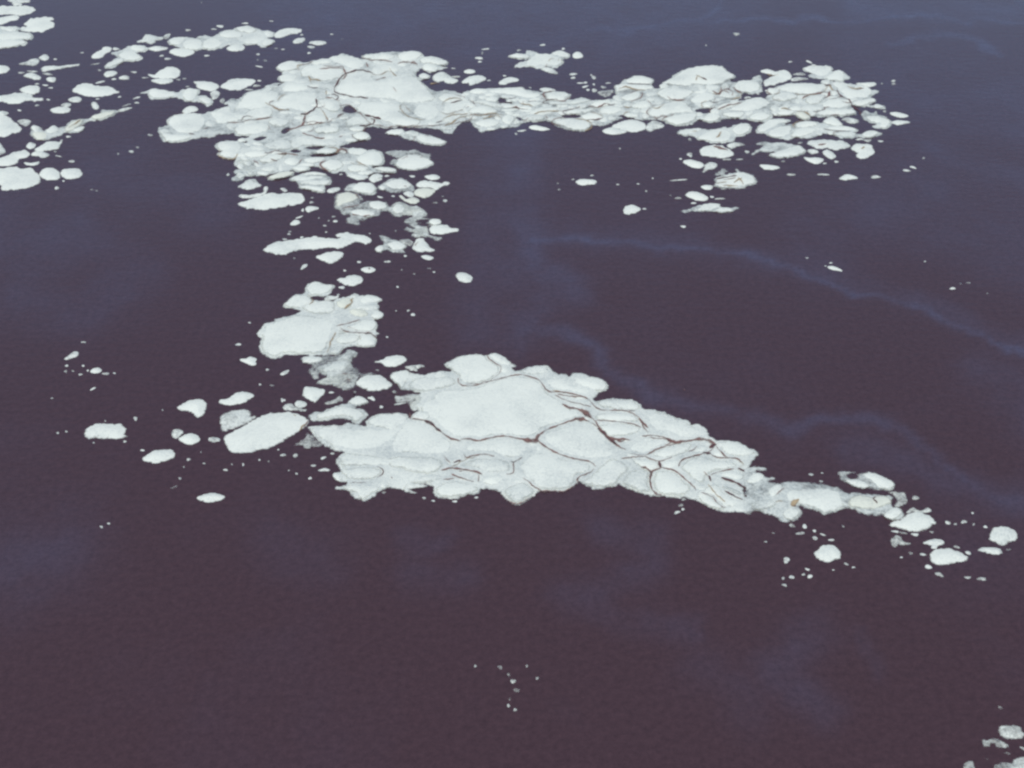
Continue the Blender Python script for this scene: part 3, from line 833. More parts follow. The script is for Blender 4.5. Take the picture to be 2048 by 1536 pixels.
raft("flat foam raft with a tiny brown dot and a bright bead at its edge",
 "H 383,170 430,138 500,103 560,88 650,88 720,130 762,180 770,225 700,222 600,235 540,240 470,222 450,215 398,205", dens=0.62,
 lobes=["H 400,187 430,163 472,185 440,212", "H 450,150 560,100 660,98 742,150 700,202 600,212 500,192"], streaks=[('b', 7, "H 655,185 685,183")])
patch("winged patch with a thin grey tail pointing out to open water", "H 778,150 840,116 930,116 1040,138 1080,122 1132,138 1090,157 1052,165 1010,197 980,202 950,190 880,178 800,170", 0.95)
patch("bright cream oval patch right under the winged one", "H 748,240 780,203 850,188 930,198 973,215 952,250 870,287 800,274", mat=CREAM)
patch("small oval overlapped by the bright cream one", "H 648,245 690,223 740,228 760,260 710,277", 0.9)
patch("cream lens with a grey tail pointing up and back, below the bright cream oval", "H 603,270 640,263 680,300 740,283 800,298 817,320 760,347 700,337 650,307", 0.95, mat=CREAM)
patch("two-lobed patch above the winged one, near open water", "H 868,70 920,56 980,53 1027,75 1000,94 930,97", 0.85)

# ------------------------------------------------------------------ the far raft
raft("great far foam raft with one dark round hole and many crowded pancake lobes",
 "B 60,985 135,965 128,930 190,888 300,870 420,878 450,858 560,830 600,812 568,795 620,763 690,760 710,733 760,708 860,685 900,658 960,640 1025,633 1000,625 975,605 1030,575 1060,560 1000,550 963,525 1010,488 1080,473 1150,475 1190,490 1215,483 1240,468 1330,456 1370,455 C 210,225 260,203 320,186 380,200 460,220 520,225 470,212 475,198 560,183 640,176 720,170 830,166 900,170 950,190 960,205 1020,210 1090,225 1147,255 1095,280 1145,290 1100,302 1070,305 1040,320 1015,345 1000,368 960,380 930,395 970,430 1010,460 1050,470 1110,468 1170,470 1220,485 1270,500 1330,525 1400,530 1440,600 1420,740 1360,700 1290,705 1230,735 1190,770 1160,797 1100,787 1070,762 1000,757 920,747 850,752 770,747 700,752 620,754 560,742 510,757 480,790 542,820 520,842 460,847 430,852 400,872 350,882 310,902 360,907 420,907 500,920 560,925 620,935 642,960 652,1010 630,1042 560,1052 600,1060 680,1060 755,1090 690,1100 600,1097 530,1102 532,1130 480,1152 420,1142 370,1122 345,1092 300,1087 290,1102 250,1100 200,1082 150,1062 80,1042 B 1232,1270 1222,1302 1150,1322 1080,1312 1112,1345 1000,1372 905,1387 900,1360 950,1342 880,1340 830,1352 740,1357 710,1392 640,1392 612,1380 650,1350 635,1320 690,1300 645,1270 655,1225 610,1224 525,1200 510,1180 550,1165 498,1140 498,1110 560,1088 640,1083 740,1095 700,1070 760,1050 660,1042 640,1022 600,1032 540,1032 500,1047 420,1057 350,1067 280,1082 200,1092 120,1087 85,1065 65,1030",
 dens=0.74, lift=0.022, fill=(52, 14, 5), seams=42, holes=["C 338,608 352,590 400,583 438,600 432,625 385,638 345,627", "B 1015,1012 1040,990 1070,988 1057,1010 1030,1024", "B 800,1070 850,1053 888,1057 840,1080", "B 1205,1135 1270,1130 1335,1128 1280,1147",
        "B 1245,1195 1340,1183 1420,1173 1432,1190 1350,1202 1270,1207", "C 1200,762 1240,720 1290,708 1330,738 1380,755 1385,772 1320,770 1290,737 1260,752 1220,777", "C 985,545 1020,540 1045,560 1030,572", "B 950,690 990,655 1028,638 1000,672",
        "C 905,308 945,303 965,322 1000,335 1035,318 1012,350 990,345 940,333 905,362", "B 1085,1160 1120,1152 1150,1165 1110,1172", "C 505,1150 540,1148 560,1160 520,1165"],
 lobes=[
  "B 135,940 180,895 300,873 400,880 440,920 430,980 380,1015 290,1030 190,1017 140,985", "B 72,1030 130,1025 200,1037 280,1042 330,1047 300,1072 200,1090 118,1082",
  "B 450,880 520,845 620,825 640,870 700,870 760,880 800,900 750,925 640,945 560,957 510,952 480,912", "B 690,780 720,735 790,705 900,690 960,700 1000,720 980,770 920,800 880,830 780,850 700,840 640,850 670,800",
  "B 780,850 880,830 950,850 940,900 850,915 700,932 640,922", "B 1000,690 1050,650 1130,640 1210,650 1240,680 1180,705 1090,715 1010,710",
  "B 920,800 980,780 1020,740 1100,715 1200,712 1290,715 1300,750 1270,800 1260,840 1200,870 1130,862 1060,845 1000,850", "B 980,600 1020,580 1100,570 1140,590 1120,625 1050,637 1000,632",
  "B 965,522 1010,490 1080,477 1140,485 1170,510 1120,542 1050,552 1000,550", ("B 1150,540 1200,510 1300,500 1400,510 1480,530 1500,560 1470,600 1390,620 1300,632 1220,602 1160,592", 0.95),
  "B 1220,490 1290,465 1370,457 1420,470 1380,495 1280,507", "B 640,1000 680,965 780,950 880,950 930,970 910,1010 830,1032 740,1042 670,1037",
  "B 900,945 960,920 1040,920 1085,940 1050,970 980,987 930,972", "B 1185,940 1210,905 1270,886 1340,898 1367,930 1330,957 1250,970 1200,964", "B 1250,1010 1300,985 1390,975 1460,985 1450,1017 1370,1032 1290,1032",
  ("B 500,1130 530,1095 620,1088 700,1095 720,1130 690,1172 650,1220 600,1217 530,1197 540,1165", 0.92), ("B 860,1120 930,1090 1040,1070 1100,1100 1080,1150 990,1160 900,1150", 0.88),
  ("B 1060,1110 1140,1050 1250,1040 1300,1070 1400,1080 1450,1100 1430,1130 1330,1130 1200,1125 1110,1150", 0.85), "B 720,1190 790,1165 870,1165 910,1190 850,1212 770,1217",
  "B 830,1240 900,1200 990,1185 1050,1190 1000,1232 920,1257 860,1260", "B 1020,1250 1060,1220 1120,1215 1160,1235 1140,1267 1080,1282", ("B 830,1310 900,1285 980,1285 990,1312 930,1327", 0.85),
  "B 1090,1300 1150,1280 1220,1285 1217,1305 1160,1320", ("B 900,1377 960,1345 1040,1325 1115,1330 1060,1362 980,1380", 'cream'), "B 1250,1182 1320,1150 1420,1150 1440,1170 1380,1192", ("B 730,1330 790,1310 850,1310 830,1345 760,1352", 0.7),
  "C 210,228 290,198 380,205 460,225 510,260 500,290 420,312 350,292 310,275 240,255", ("C 480,210 560,188 650,183 740,205 700,232 600,237 530,230", 0.9), "C 740,200 800,173 890,170 940,190 900,227 820,247 760,232",
  "C 910,240 960,213 1050,216 1120,240 1142,258 1080,280 1000,264 940,264", "C 930,280 980,260 1050,275 1070,300 1030,327 970,317 935,300", ("C 540,290 620,273 730,273 780,300 740,332 680,322 600,352 540,332", 0.9),
  "C 908,357 950,338 997,358 980,377 930,377", ("C 280,430 350,350 450,325 550,340 580,390 700,370 830,340 900,370 960,430 1000,470 1045,530 1000,550 900,565 780,570 700,540 560,530 440,520 330,500 270,480", 0.97),
  "C 430,600 500,560 650,560 780,580 780,640 860,680 940,700 900,740 780,747 680,722 600,692 520,660 450,640", "C 850,630 900,580 1000,575 1070,600 1080,650 1030,697 950,697 880,672", "C 1050,532 1110,493 1190,498 1250,530 1200,562 1110,567",
  ("C 350,700 420,670 520,680 570,705 520,737 420,742 370,762 340,742", 0.9), "C 370,762 440,750 500,755 480,782 400,787", "C 403,820 450,793 510,796 542,820 510,844 440,847", "C 360,920 430,913 520,925 500,952 440,967 370,957",
  "C 420,1000 470,960 550,938 620,948 642,985 640,1032 580,1052 490,1042", "C 160,1040 230,1003 310,1008 340,1045 290,1082 220,1087", "C 360,1062 430,1040 530,1060 520,1092 440,1097 370,1092", "C 560,1072 640,1060 720,1068 752,1090 660,1100",
  "C 20,1002 90,985 200,985 150,1022 60,1027", ("C 1100,570 1200,545 1330,560 1280,600 1180,640 1090,640", 0.92), ("C 1080,690 1170,650 1260,655 1200,702 1130,722", 0.85), ("C 130,545 250,540 320,570 320,620 250,640 170,600", 0.9),
  ("C 560,1130 600,1110 640,1130 600,1150", 0.7)],
 streaks=[
  ('o', 8, "B 1215,595 1235,618 1270,620 1320,632"), ('o', 5, "B 1225,600 1240,650"), ('o', 6, "B 980,782 1010,745 1040,735"), ('o', 6, "B 885,800 940,822 985,850 1070,850"), ('d', 10, "B 1275,765 1282,820 1250,855 1195,888"), ('d', 13, "B 1155,892 1200,885 1230,872"),
  ('b', 9, "B 1195,890 1180,950 1160,975 1100,995 1050,1002"), ('b', 5, "B 590,950 720,945 830,925 945,910"), ('o', 4, "B 1310,840 1345,890 1370,930"), ('b', 5, "B 1170,972 1260,965 1320,950"), ('b', 6, "B 880,1190 960,1172 1040,1185 1140,1200"),
  ('o', 5, "B 1352,700 1355,735"), ('o', 5, "B 1150,550 1130,520 1180,500"), ('b', 8, "B 1485,535 1510,580 1480,620"), ('b', 6, "B 1260,1065 1340,1077"), ('b', 5, "B 790,1235 840,1275"), ('b', 5, "B 1140,1265 1175,1228"), ('b', 6, "B 930,1240 980,1245"),
  ('d', 13, "C 495,662 560,675 620,692"), ('o', 6, "C 690,310 720,350 745,362"), ('b', 5, "C 715,460 745,500"), ('o', 4, "C 765,600 800,650 850,680 935,700"), ('o', 3, "C 790,575 760,605"), ('o', 3, "C 800,580 850,640"), ('d', 7, "C 1045,722 1095,707"),
  ('o', 5, "C 1090,700 1180,670 1290,650"), ('o', 5, "C 1110,745 1170,720 1230,680 1330,668"), ('o', 5, "C 430,1012 470,1035 520,1062"), ('o', 5, "C 395,1030 480,1065"), ('b', 14, "C 280,945 320,928 360,945"), ('b', 9, "C 350,925 365,960"), ('b', 7, "C 510,258 522,295"),
  ('b', 5, "C 610,238 650,240 710,255"), ('b', 5, "C 750,270 830,255 900,270"), ('b', 8, "C 330,290 345,345"), ('b', 4, "C 150,320 240,310 330,300"), ('b', 4, "C 180,292 260,295 330,285"), ('b', 4, "C 840,290 870,250 905,285"), ('o', 9, "C 1000,418 1040,410 1075,413"),
  ('b', 4, "B 1085,930 1100,970"), ('b', 5, "B 910,980 930,1010"), ('b', 5, "B 1170,510 1250,485"), ('b', 6, "C 20,800 110,830 190,845"), ('b', 4, "C 300,830 330,820"), ('b', 5, "C 580,395 660,370"), ('b', 6, "B 420,1000 440,985"), ('d', 6, "B 300,1035 340,1037"),
  ('b', 4, "C 200,670 220,720")],
 scum=[("B 700,745 900,690 1020,645 1010,560 1100,495 1300,475 1480,440 C 460,235 700,195 900,200 920,300 890,345 960,430 1040,485 1240,520 1350,600 1300,690 1050,735 700,742 560,730 480,660 440,625 380,575 300,590 330,645 200,715 0,720 B 1000,960 800,935 600,940 640,850", 0.76), ("B 690,1215 800,1235 830,1310 720,1320 660,1260", 0.35)])
raft("narrow neck of streaky foam joining the great far raft to the far brown-veined one",
 "D 80,500 150,463 230,456 340,450 450,443 540,438 600,460 700,475 800,473 880,478 937,500 915,532 960,533 1040,528 1105,543 1180,538 1250,528 1300,560 1330,600 1350,640 1300,662 1330,682 1270,702 1200,732 1080,737 1060,772 980,777 900,767 830,747 785,715 740,702 640,707 560,717 530,747 400,757 300,772 240,785 170,720 110,640 60,560",
 dens=0.66, lift=0.02, fill=(34, 13, 4.5), seams=22, holes=["D 865,662 920,653 1005,662 960,674 892,674", "D 375,535 420,508 418,540 465,562 395,562", "D 508,686 530,676 555,688 525,694"],
 lobes=["D 140,480 200,456 290,465 270,492 200,497", "D 290,475 400,450 540,443 620,480 720,500 660,527 560,527 450,502 350,497", "D 720,500 800,478 880,483 922,505 870,547 800,552 740,532", "D 265,537 330,513 378,535 350,557 290,552",
  "D 130,642 180,600 260,586 340,610 380,640 300,657 200,652", "D 180,722 250,690 340,688 392,720 340,747 240,752", "D 390,682 450,650 500,680 470,732 410,722", ("D 560,572 640,555 720,570 640,592", 0.85),
  ("D 720,562 800,550 890,560 960,545 1040,535 1090,550 980,577 860,582 770,582", 0.85), ("D 470,592 520,570 562,590 510,607", 0.85), ("D 600,642 680,600 780,595 860,610 760,652 680,672", 0.92), ("D 870,642 950,615 1070,610 1130,600 1060,642 960,652", 0.92),
  "D 1000,667 1060,643 1130,643 1182,675 1110,692 1030,692", "D 780,712 860,688 980,693 1070,715 1082,745 1040,772 950,772 860,747", "D 1070,582 1150,548 1240,555 1220,587 1140,602", ("D 1130,622 1200,590 1300,590 1330,620 1260,652 1170,652", 0.92),
  ("D 160,560 260,545 400,575 430,600 330,600 220,575", 0.85), ("D 540,690 620,650 740,670 720,700 600,702", 0.8)],
 streaks=[('o', 6, "D 130,660 240,665 330,650 400,662"), ('o', 5, "D 250,692 340,668 390,682"), ('o', 4, "D 640,660 740,640 870,628"), ('b', 4, "D 850,642 1000,600"), ('b', 5, "D 820,552 880,550 925,515"), ('b', 5, "D 1060,590 1130,605 1200,580"),
  ('b', 8, "D 735,668 750,688"), ('o', 4, "D 540,572 640,592"), ('o', 4, "D 1080,642 1170,672"), ('b', 4, "D 560,710 600,690"), ('b', 5, "D 700,530 740,545"), ('o', 10, "D 290,680 320,672")])
raft("far foam raft with a tall smooth mound and fine brown veins",
 "E 110,440 150,415 190,383 260,356 350,358 420,385 400,425 450,442 520,390 560,353 640,308 740,283 830,278 930,280 970,310 1042,360 1000,382 1040,405 1140,393 1180,360 1240,348 1252,440 1235,490 1110,492 1085,522 1040,542 1090,543 1180,528 1270,528 1332,560 1310,602 1332,640 1312,692 1260,707 1180,702 1080,682 960,682 920,702 850,712 770,692 740,702 700,727 600,737 520,722 470,692 360,692 300,690 200,662 100,640 20,602 20,545 110,532 115,485",
 dens=0.67, lift=0.02, fill=(28, 14, 5), seams=18, holes=["E 735,622 790,606 868,606 850,628 790,641", "E 405,432 460,425 450,447 420,447", "E 690,395 ".replace("E 690,395 ", "E 1230,485 1290,470 1300,500 1250,520")],
 lobes=["E 190,392 260,358 350,360 417,390 400,417 300,420 210,414", "E 110,440 160,420 260,418 400,430 420,452 340,472 240,462 150,482 120,492", "E 150,532 200,500 280,480 320,490 300,532 230,552",
  "E 470,417 560,363 640,318 740,286 840,280 930,283 970,313 1037,360 990,387 950,412 870,432 760,422 680,437 590,432", "E 430,492 500,450 600,455 680,470 720,480 660,532 600,547 520,547 460,522", "E 680,542 760,490 870,490 890,530 830,562 740,572 690,562",
  "E 890,602 940,570 1020,558 1080,570 1010,602 930,617", "E 230,592 290,560 370,553 400,590 340,612 260,607", "E 360,642 420,590 520,565 620,553 690,590 720,640 620,642 480,667 400,672", "E 480,692 560,665 660,648 752,655 740,692 680,722 590,734 530,717",
  "E 970,622 1060,570 1150,528 1260,530 1322,565 1270,602 1180,627 1080,634", "E 1010,452 1060,398 1150,393 1240,420 1220,472 1130,487 1050,472", "E 780,692 830,650 900,648 932,680 870,707", "E 930,652 1010,635 1110,640 1080,677 990,677", "E 1140,682 1190,645 1270,643 1312,670 1250,702 1180,697",
  "E 780,572 840,555 880,560 850,597 790,592", ("E 900,512 960,455 1040,480 1080,510 1000,532", 0.9)],
 streaks=[('o', 7, "E 145,465 200,450 270,465 350,470"), ('b', 5, "E 230,500 280,468"), ('b', 6, "E 330,488 310,530 235,557"), ('o', 7, "E 735,370 780,388"), ('d', 7, "E 775,385 815,405"), ('o', 6, "E 735,405 745,375"), ('b', 6, "E 515,530 580,550 660,543"),
  ('b', 6, "E 860,480 920,500 930,450"), ('b', 5, "E 885,512 960,470 1020,490 1015,520"), ('b', 4, "E 920,455 990,505"), ('b', 6, "E 1020,450 1060,480 1095,490"), ('b', 5, "E 900,620 1000,590 1085,568"), ('o', 5, "E 400,600 440,620 500,575"), ('b', 5, "E 365,550 395,580"), ('b', 5, "E 870,560 890,530")])
patch("flat lens at the front of the far raft's gap, half under its neighbour", "E 20,775 80,750 150,765 207,782 160,800 100,805 48,795")
patch("plump white lens resting against the flat lens, fronting the far rafts", "E 90,747 140,713 220,693 300,698 352,725 347,757 290,780 220,780 150,764")
patch("thin pale scum with two bumps beside the plump lens", "E 345,745 390,703 440,703 498,735 430,762 380,782", 0.65)
patch("far slashed patch with an ochre line across it", "F 158,318 210,303 270,320 310,313 360,318 397,350 380,377 320,402 260,422 190,432 178,400 230,367 260,352 210,332", 0.97, streaks=[('o', 8, "F 205,340 245,352 295,350")])
patch("thin grey strands stretching from the slashed patch", "F 390,378 450,367 528,375 480,387 400,392", 0.6)
patch("broken grey strand just above the long thin strands", "F 405,342 470,328 505,345 450,348", 0.55)
raft("hat-shaped foam raft of two lobes at the top of the far rafts",
 "F 483,302 540,280 620,278 690,280 722,300 710,318 770,316 810,338 852,372 800,387 812,397 770,402 700,387 650,377 590,377 520,352 550,335 505,320", dens=0.8,
 lobes=["F 485,302 540,281 690,282 715,310 690,350 640,367 570,352", "F 650,377 720,320 780,318 810,350 800,392 740,392"])
raft("farthest brown-veined foam raft, its lobes split by a dark branching line",
 "F 205,480 275,440 330,420 400,410 500,410 600,413 655,398 700,393 760,403 840,416 930,423 980,445 1010,465 1067,470 1040,490 1010,520 1040,538 1047,555 1000,577 1060,580 1110,590 1117,605 1060,607 990,592 900,592 870,602 890,625 897,650 850,660 790,667 700,672 590,667 540,662 552,685 500,697 440,672 410,652 350,657 265,652 215,612 200,570 190,520 240,495",
 dens=0.69, lift=0.02, fill=(28, 14, 5), seams=18, holes=["F 858,583 900,590 965,602 920,622 888,610"],
 lobes=["F 260,460 330,423 460,413 600,415 670,420 660,460 600,492 520,502 400,492 320,472", "F 700,410 770,403 840,423 900,462 960,430 1022,480 990,522 900,532 830,542 780,502 740,462", "F 860,562 930,540 1030,533 1047,555 980,577 900,590",
  ("F 240,522 300,490 400,490 450,520 380,552 300,557 260,547", 0.92), ("F 490,542 570,505 650,505 660,530 600,572 540,577", 0.9), ("F 620,572 670,535 760,530 830,555 852,590 780,607 680,602 630,592", 0.95), ("F 450,602 520,580 600,590 650,615 560,637 470,627", 0.88),
  "F 570,642 650,615 760,612 870,615 897,645 800,662 680,664 600,662", ("F 420,645 480,638 530,660 547,680 500,692 450,677", 'cream'), "F 280,642 340,620 422,635 380,657 300,657", "F 280,605 320,593 380,600 350,622 300,624", "F 690,482 720,470 760,490 720,512"],
 streaks=[('b', 7, "F 480,535 530,505 600,495 690,490"), ('o', 8, "F 685,425 700,460 735,480"), ('b', 15, "F 690,478 685,500 675,522"), ('b', 9, "F 650,530 690,515 715,520"), ('d', 8, "F 740,470 770,510 830,545 860,580"), ('d', 9, "F 855,580 910,620 925,655"),
  ('o', 4, "F 820,440 870,460 935,450"), ('b', 10, "F 750,520 775,525"), ('o', 9, "F 485,635 535,660"), ('o', 4, "F 430,632 500,640"), ('b', 6, "F 635,605 680,598"), ('b', 5, "F 690,665 760,660")])
raft("spiky-edged foam raft set apart at the far rafts' outer end",
 "F 928,650 940,630 970,623 1010,640 1050,628 1062,655 1120,665 1142,690 1172,710 1167,737 1120,757 1060,757 1008,740 1040,725 980,707 940,682", dens=0.7,
 lobes=["F 945,668 1000,658 1080,665 1140,690 1165,715 1130,752 1060,752 1030,735 1060,725 980,702"])
raft("wide low foam raft of overlapping pancakes, below the brown-veined one",
 "F 118,765 170,713 230,688 310,683 392,695 350,722 420,720 470,708 560,703 630,713 650,680 710,673 760,688 800,740 870,753 912,775 880,795 930,800 960,783 1020,776 1060,788 1097,800 1050,822 1000,832 900,827 830,837 770,832 700,802 640,792 580,822 500,832 430,827 360,842 290,832 220,812 190,797 128,790",
 dens=0.74, fill=(8, 11, 4.5), seams=3, lobes=["F 118,770 180,713 250,690 340,690 372,710 310,732 250,762 190,792", "F 200,802 240,765 330,738 410,743 400,792 340,827 270,827", ("F 380,822 420,770 510,753 590,770 540,807 450,827", 0.92), "F 410,732 480,708 570,710 602,735 520,752 430,757",
  "F 630,712 670,680 720,675 770,710 792,740 710,742", "F 640,762 720,743 820,743 902,770 850,782 740,777", ("F 720,802 830,785 900,802 830,827", 0.88), "F 930,807 970,783 1040,783 1067,800 1020,827 960,827"])
raft("lumpy foam raft like a row of loaves, in front of the wide low one",
 "E 583,795 630,768 690,763 750,756 800,765 900,763 950,748 1000,755 1020,733 1070,718 1140,723 1172,755 1150,792 1100,812 1050,822 1030,852 960,867 890,872 830,862 790,847 740,837 720,822 660,817",
 dens=0.82, lobes=["E 588,795 650,766 750,758 790,770 730,797 660,812", "E 740,832 800,790 880,763 970,770 1020,800 1010,847 920,870 840,860", "E 1010,762 1060,723 1140,726 1167,760 1130,797 1060,812 1010,792"],
 streaks=[('o', 7, "E 932,795 910,830 890,838"), ('o', 4, "E 700,792 745,785")])
patch("oval patch stained brown on top, under the row of loaves", "E 763,940 790,903 860,886 930,890 970,910 1012,930 1030,958 980,977 920,982 850,974 788,965", streaks=[('b', 12, "E 870,905 920,915 985,932"), ('b', 8, "E 900,925 960,930")])
patch("thin comma-shaped sliver beside the brown-stained oval", "E 975,885 1030,866 1118,882 1060,894 1010,912", 0.65)
patch("white wedge sliding down beside a forked grey wisp", "E 636,1012 680,998 740,1008 800,1035 775,1057 720,1054 665,1035", 0.97)
patch("forked grey wisp at the end of the white wedge", "E 800,1038 850,1018 903,1033 880,1062 830,1075 785,1097 805,1060", 0.62)
raft("streaky domed foam raft with brown scratches, lowest big one below the far rafts",
 "E 868,1160 900,1130 930,1125 880,1112 930,1070 985,1085 960,1108 1050,1093 1030,1080 1050,1065 1080,1090 1120,1097 1172,1115 1214,1155 1200,1182 1140,1202 1080,1217 1000,1224 920,1217 863,1200 885,1180", dens=0.6,
 lobes=["E 870,1195 890,1140 970,1118 1050,1098 1110,1098 1172,1118 1210,1155 1195,1182 1080,1213 1000,1220 920,1213"],
 streaks=[('d', 6, "E 895,1152 970,1142 1050,1130"), ('o', 5, "E 895,1187 970,1180"), ('o', 6, "E 1055,1150 1085,1170 1105,1197"), ('o', 5, "E 1025,1185 1090,1150"), ('b', 4, "E 950,1165 1040,1150"), ('o', 4, "E 940,1205 1060,1205")])
patch("small pointed patch at the foot of the streaky domed raft", "E 776,1205 820,1193 867,1205 850,1224 815,1224", 0.9)
patch("white slanting pill below the streaky domed raft", "E 653,1270 690,1246 750,1248 810,1275 833,1295 800,1314 740,1307 690,1287")
raft("long wavy foam raft with thin ends, last below the slanting pill",
 "E 617,1385 660,1383 720,1363 770,1345 830,1333 920,1336 932,1360 1000,1370 1060,1358 1074,1375 1020,1392 1000,1404 920,1404 860,1397 800,1400 750,1392 700,1397 650,1407", dens=0.75,
 lobes=["E 740,1387 790,1343 870,1334 920,1343 922,1370 830,1397", "E 860,1397 920,1370 1000,1373 1017,1395 930,1404"])
raft("bright arrowhead foam raft with a scum strip beside it, under the wide low raft",
 "F 120,880 180,860 270,870 340,868 370,878 440,888 490,908 513,935 470,957 420,970 380,982 300,984 218,967 260,940 200,942 150,932 100,962 82,945 140,920 170,890", dens=0.66,
 lobes=["F 220,967 260,940 330,918 400,895 440,890 490,910 512,935 470,957 420,970 380,982 300,984"])
patch("scalloped grey-white patch with a brown notch, right of the arrowhead raft", "F 508,870 560,848 640,846 720,848 790,853 853,890 810,912 740,922 660,910 600,914 550,892", 0.88, streaks=[('b', 8, "F 600,892 660,885")])
patch("lobed patch with an ochre spot, at the far cluster's outer corner", "F 850,905 890,878 960,878 1012,883 1017,910 1037,940 1000,967 980,982 920,987 888,965 905,947 868,930", 0.95, streaks=[('o', 13, "F 932,925 955,910")])
patch("little kidney-shaped patch below the scalloped one", "F 633,940 670,923 712,945 738,975 700,990 658,972", 0.88)
patch("white crescent with a thin rim, below the arrowhead's point", "F 488,978 530,985 590,983 642,995 620,1020 580,1027 528,1010", 0.95)
patch("faint grey smear between the arrowhead and the kidney-shaped patch", "F 518,925 570,920 602,940 550,952", 0.6)
patch("flat wavy sliver alone under the arrowhead raft", "F 152,1040 200,1038 260,1045 307,1060 250,1072 190,1070", 0.95)
patch("flat gull-shaped sliver, biggest of the row under the outer far rafts", "F 762,1142 800,1118 840,1113 907,1138 850,1147 800,1154", 0.9)
patch("fish-shaped sliver off the outer end, upper of two", "F 1152,640 1200,633 1250,645 1293,662 1240,674 1190,664", 0.9)
patch("long thin sliver off the outer end, lower of two", "F 1162,710 1200,698 1240,698 1308,710 1250,724 1200,727", 0.8)
patch("narrow strip of foam above the farthest raft's outer tip", "F 888,412 950,408 1030,406 1047,420 1000,437 950,427", 0.82)
patch("thin veil of scum in the gap beside the spiky-edged raft", "F 775,690 830,673 903,690 913,710 850,717", 0.58)

# ------------------------------------------------------------------ patches around the neck and beyond the far raft
raft("ray-shaped foam raft with spread points, alone beyond the neck of foam",
 "D 448,205 500,188 570,190 585,163 640,168 700,185 770,190 800,168 850,163 900,180 927,205 902,224 875,225 870,257 830,287 790,292 740,282 690,297 620,287 560,282 495,284 510,262 560,245 610,235 590,224 530,224", dens=0.85,
 lobes=["D 780,190 810,168 855,165 905,182 922,205 890,218 840,212", "D 600,225 650,180 720,190 800,195 870,225 865,258 820,285 740,278 650,285 560,270", "D 452,205 510,190 590,192 620,215 540,222"],
 streaks=[('o', 5, "D 755,252 770,238 800,232"), ('o', 7, "D 830,245 840,232"), ('o', 7, "D 852,248 860,235"), ('b', 5, "D 735,285 745,268")])
patch("grey tab of thin foam hanging off the ray-shaped raft", "D 698,300 750,288 800,305 832,337 790,337 740,322", 0.65)
patch("small lemon-shaped patch just off the ray-shaped raft's tip", "D 943,195 965,173 1000,176 1020,205 980,217 948,212", 0.95)
patch("flat lens, topmost of the two above the neck's near end", "D 108,322 140,306 187,312 192,325 150,334", 0.92)
patch("potato-shaped patch with drooping corner, above the neck", "D 90,402 130,368 180,353 240,353 278,375 240,402 190,417 150,427 140,410", 0.97)
patch("leaf-shaped patch sloping toward the ray-shaped raft, above the neck", "D 372,412 410,378 460,366 520,375 533,390 470,402 420,417", 0.92)
patch("small flat cap of foam on the far side of the neck", "D 688,457 740,446 812,465 740,477", 0.8)
patch("thin scum net between the neck and the veined raft's near tip", "D 1128,482 1180,468 1255,463 1245,492 1185,515", 0.5)
patch("mottled grey patch off the great far raft's outer corner", "C 1015,362 1070,328 1120,328 1162,368 1110,387 1050,397", 0.72)
patch("small pale patch at the end of the mottled grey one", "C 1108,385 1160,370 1213,390 1170,412 1120,402", 0.82)
patch("flat spindle of foam in front of the neck", "D 606,745 660,736 720,750 768,765 700,770 635,762", 0.95)
patch("lone flat pill of foam in open water in front of the neck", "D 962,1165 1000,1150 1060,1150 1115,1156 1130,1170 1090,1187 1020,1190 977,1180")
patch("lone pear-shaped patch with a pointed end in open water", "D 1328,1387 1345,1360 1390,1346 1430,1356 1467,1378 1430,1402 1380,1414 1338,1410")
raft("leaf-shaped foam raft of three overlapping parts floating in the bay of the far raft",
 "C 648,795 700,770 770,765 810,780 870,778 930,795 1010,812 1075,835 1130,868 1050,887 980,882 900,860 860,845 790,832 760,808", dens=0.66,
 lobes=["C 655,795 710,768 790,768 800,790 740,808", "C 880,820 940,808 1010,815 1075,838 1128,868 1050,886 980,880 900,855", ("C 800,800 850,780 920,800 880,830", 0.8)], streaks=[('b', 5, "C 865,855 890,825"), ('b', 4, "C 960,820 1000,828")])
raft("rounded foam raft with a ragged grey back edge, last at the bay's mouth",
 "C 650,945 700,928 780,925 830,935 890,920 940,948 1002,955 1000,985 1027,1020 1020,1035 970,1062 900,1077 820,1079 740,1062 690,1030 700,1000 760,990", dens=0.6,
 lobes=["C 710,1030 760,985 840,955 930,965 990,990 1025,1022 960,1062 890,1077 810,1077 740,1060"], streaks=[('b', 5, "C 920,990 945,985"), ('b', 4, "C 780,1000 830,980")])

# ------------------------------------------------------------------ string beyond the far raft, upper left
raft("long knotted string of foam along the far edge, above the great raft",
 "B 128,325 160,298 210,288 270,290 350,295 360,283 420,280 480,285 520,258 570,238 640,233 650,218 730,203 800,213 830,225 870,236 920,236 957,255 950,282 905,292 957,310 945,332 910,347 890,362 850,357 820,342 760,342 700,347 640,347 600,347 570,362 530,377 470,384 400,384 330,384 270,382 225,367 190,352 150,347",
 dens=0.82, lobes=["B 132,322 160,300 210,290 280,298 250,340 200,350 150,345", "B 235,350 260,320 330,302 410,315 400,378 320,382 260,375", "B 390,345 430,305 510,300 565,335 540,368 460,380 400,375", "B 520,270 570,240 650,235 720,270 700,295 610,300 550,290",
  ("B 650,225 730,205 800,215 825,240 760,258 690,250", 0.92), ("B 870,255 900,238 955,257 930,282 880,280", 0.9), ("B 640,305 720,280 830,275 890,300 850,335 740,340", 0.9), ("B 850,340 890,312 953,315 930,345 885,358", 0.88)])
patch("curling leaf of foam at the outer end of the knotted string", "B 953,270 990,238 1040,223 1100,220 1162,228 1162,244 1110,260 1060,272 1020,287 965,287", 0.95)
patch("small pale patch under the curling leaf of foam", "B 1096,320 1130,298 1188,295 1187,314 1150,332 1105,332", 0.8)
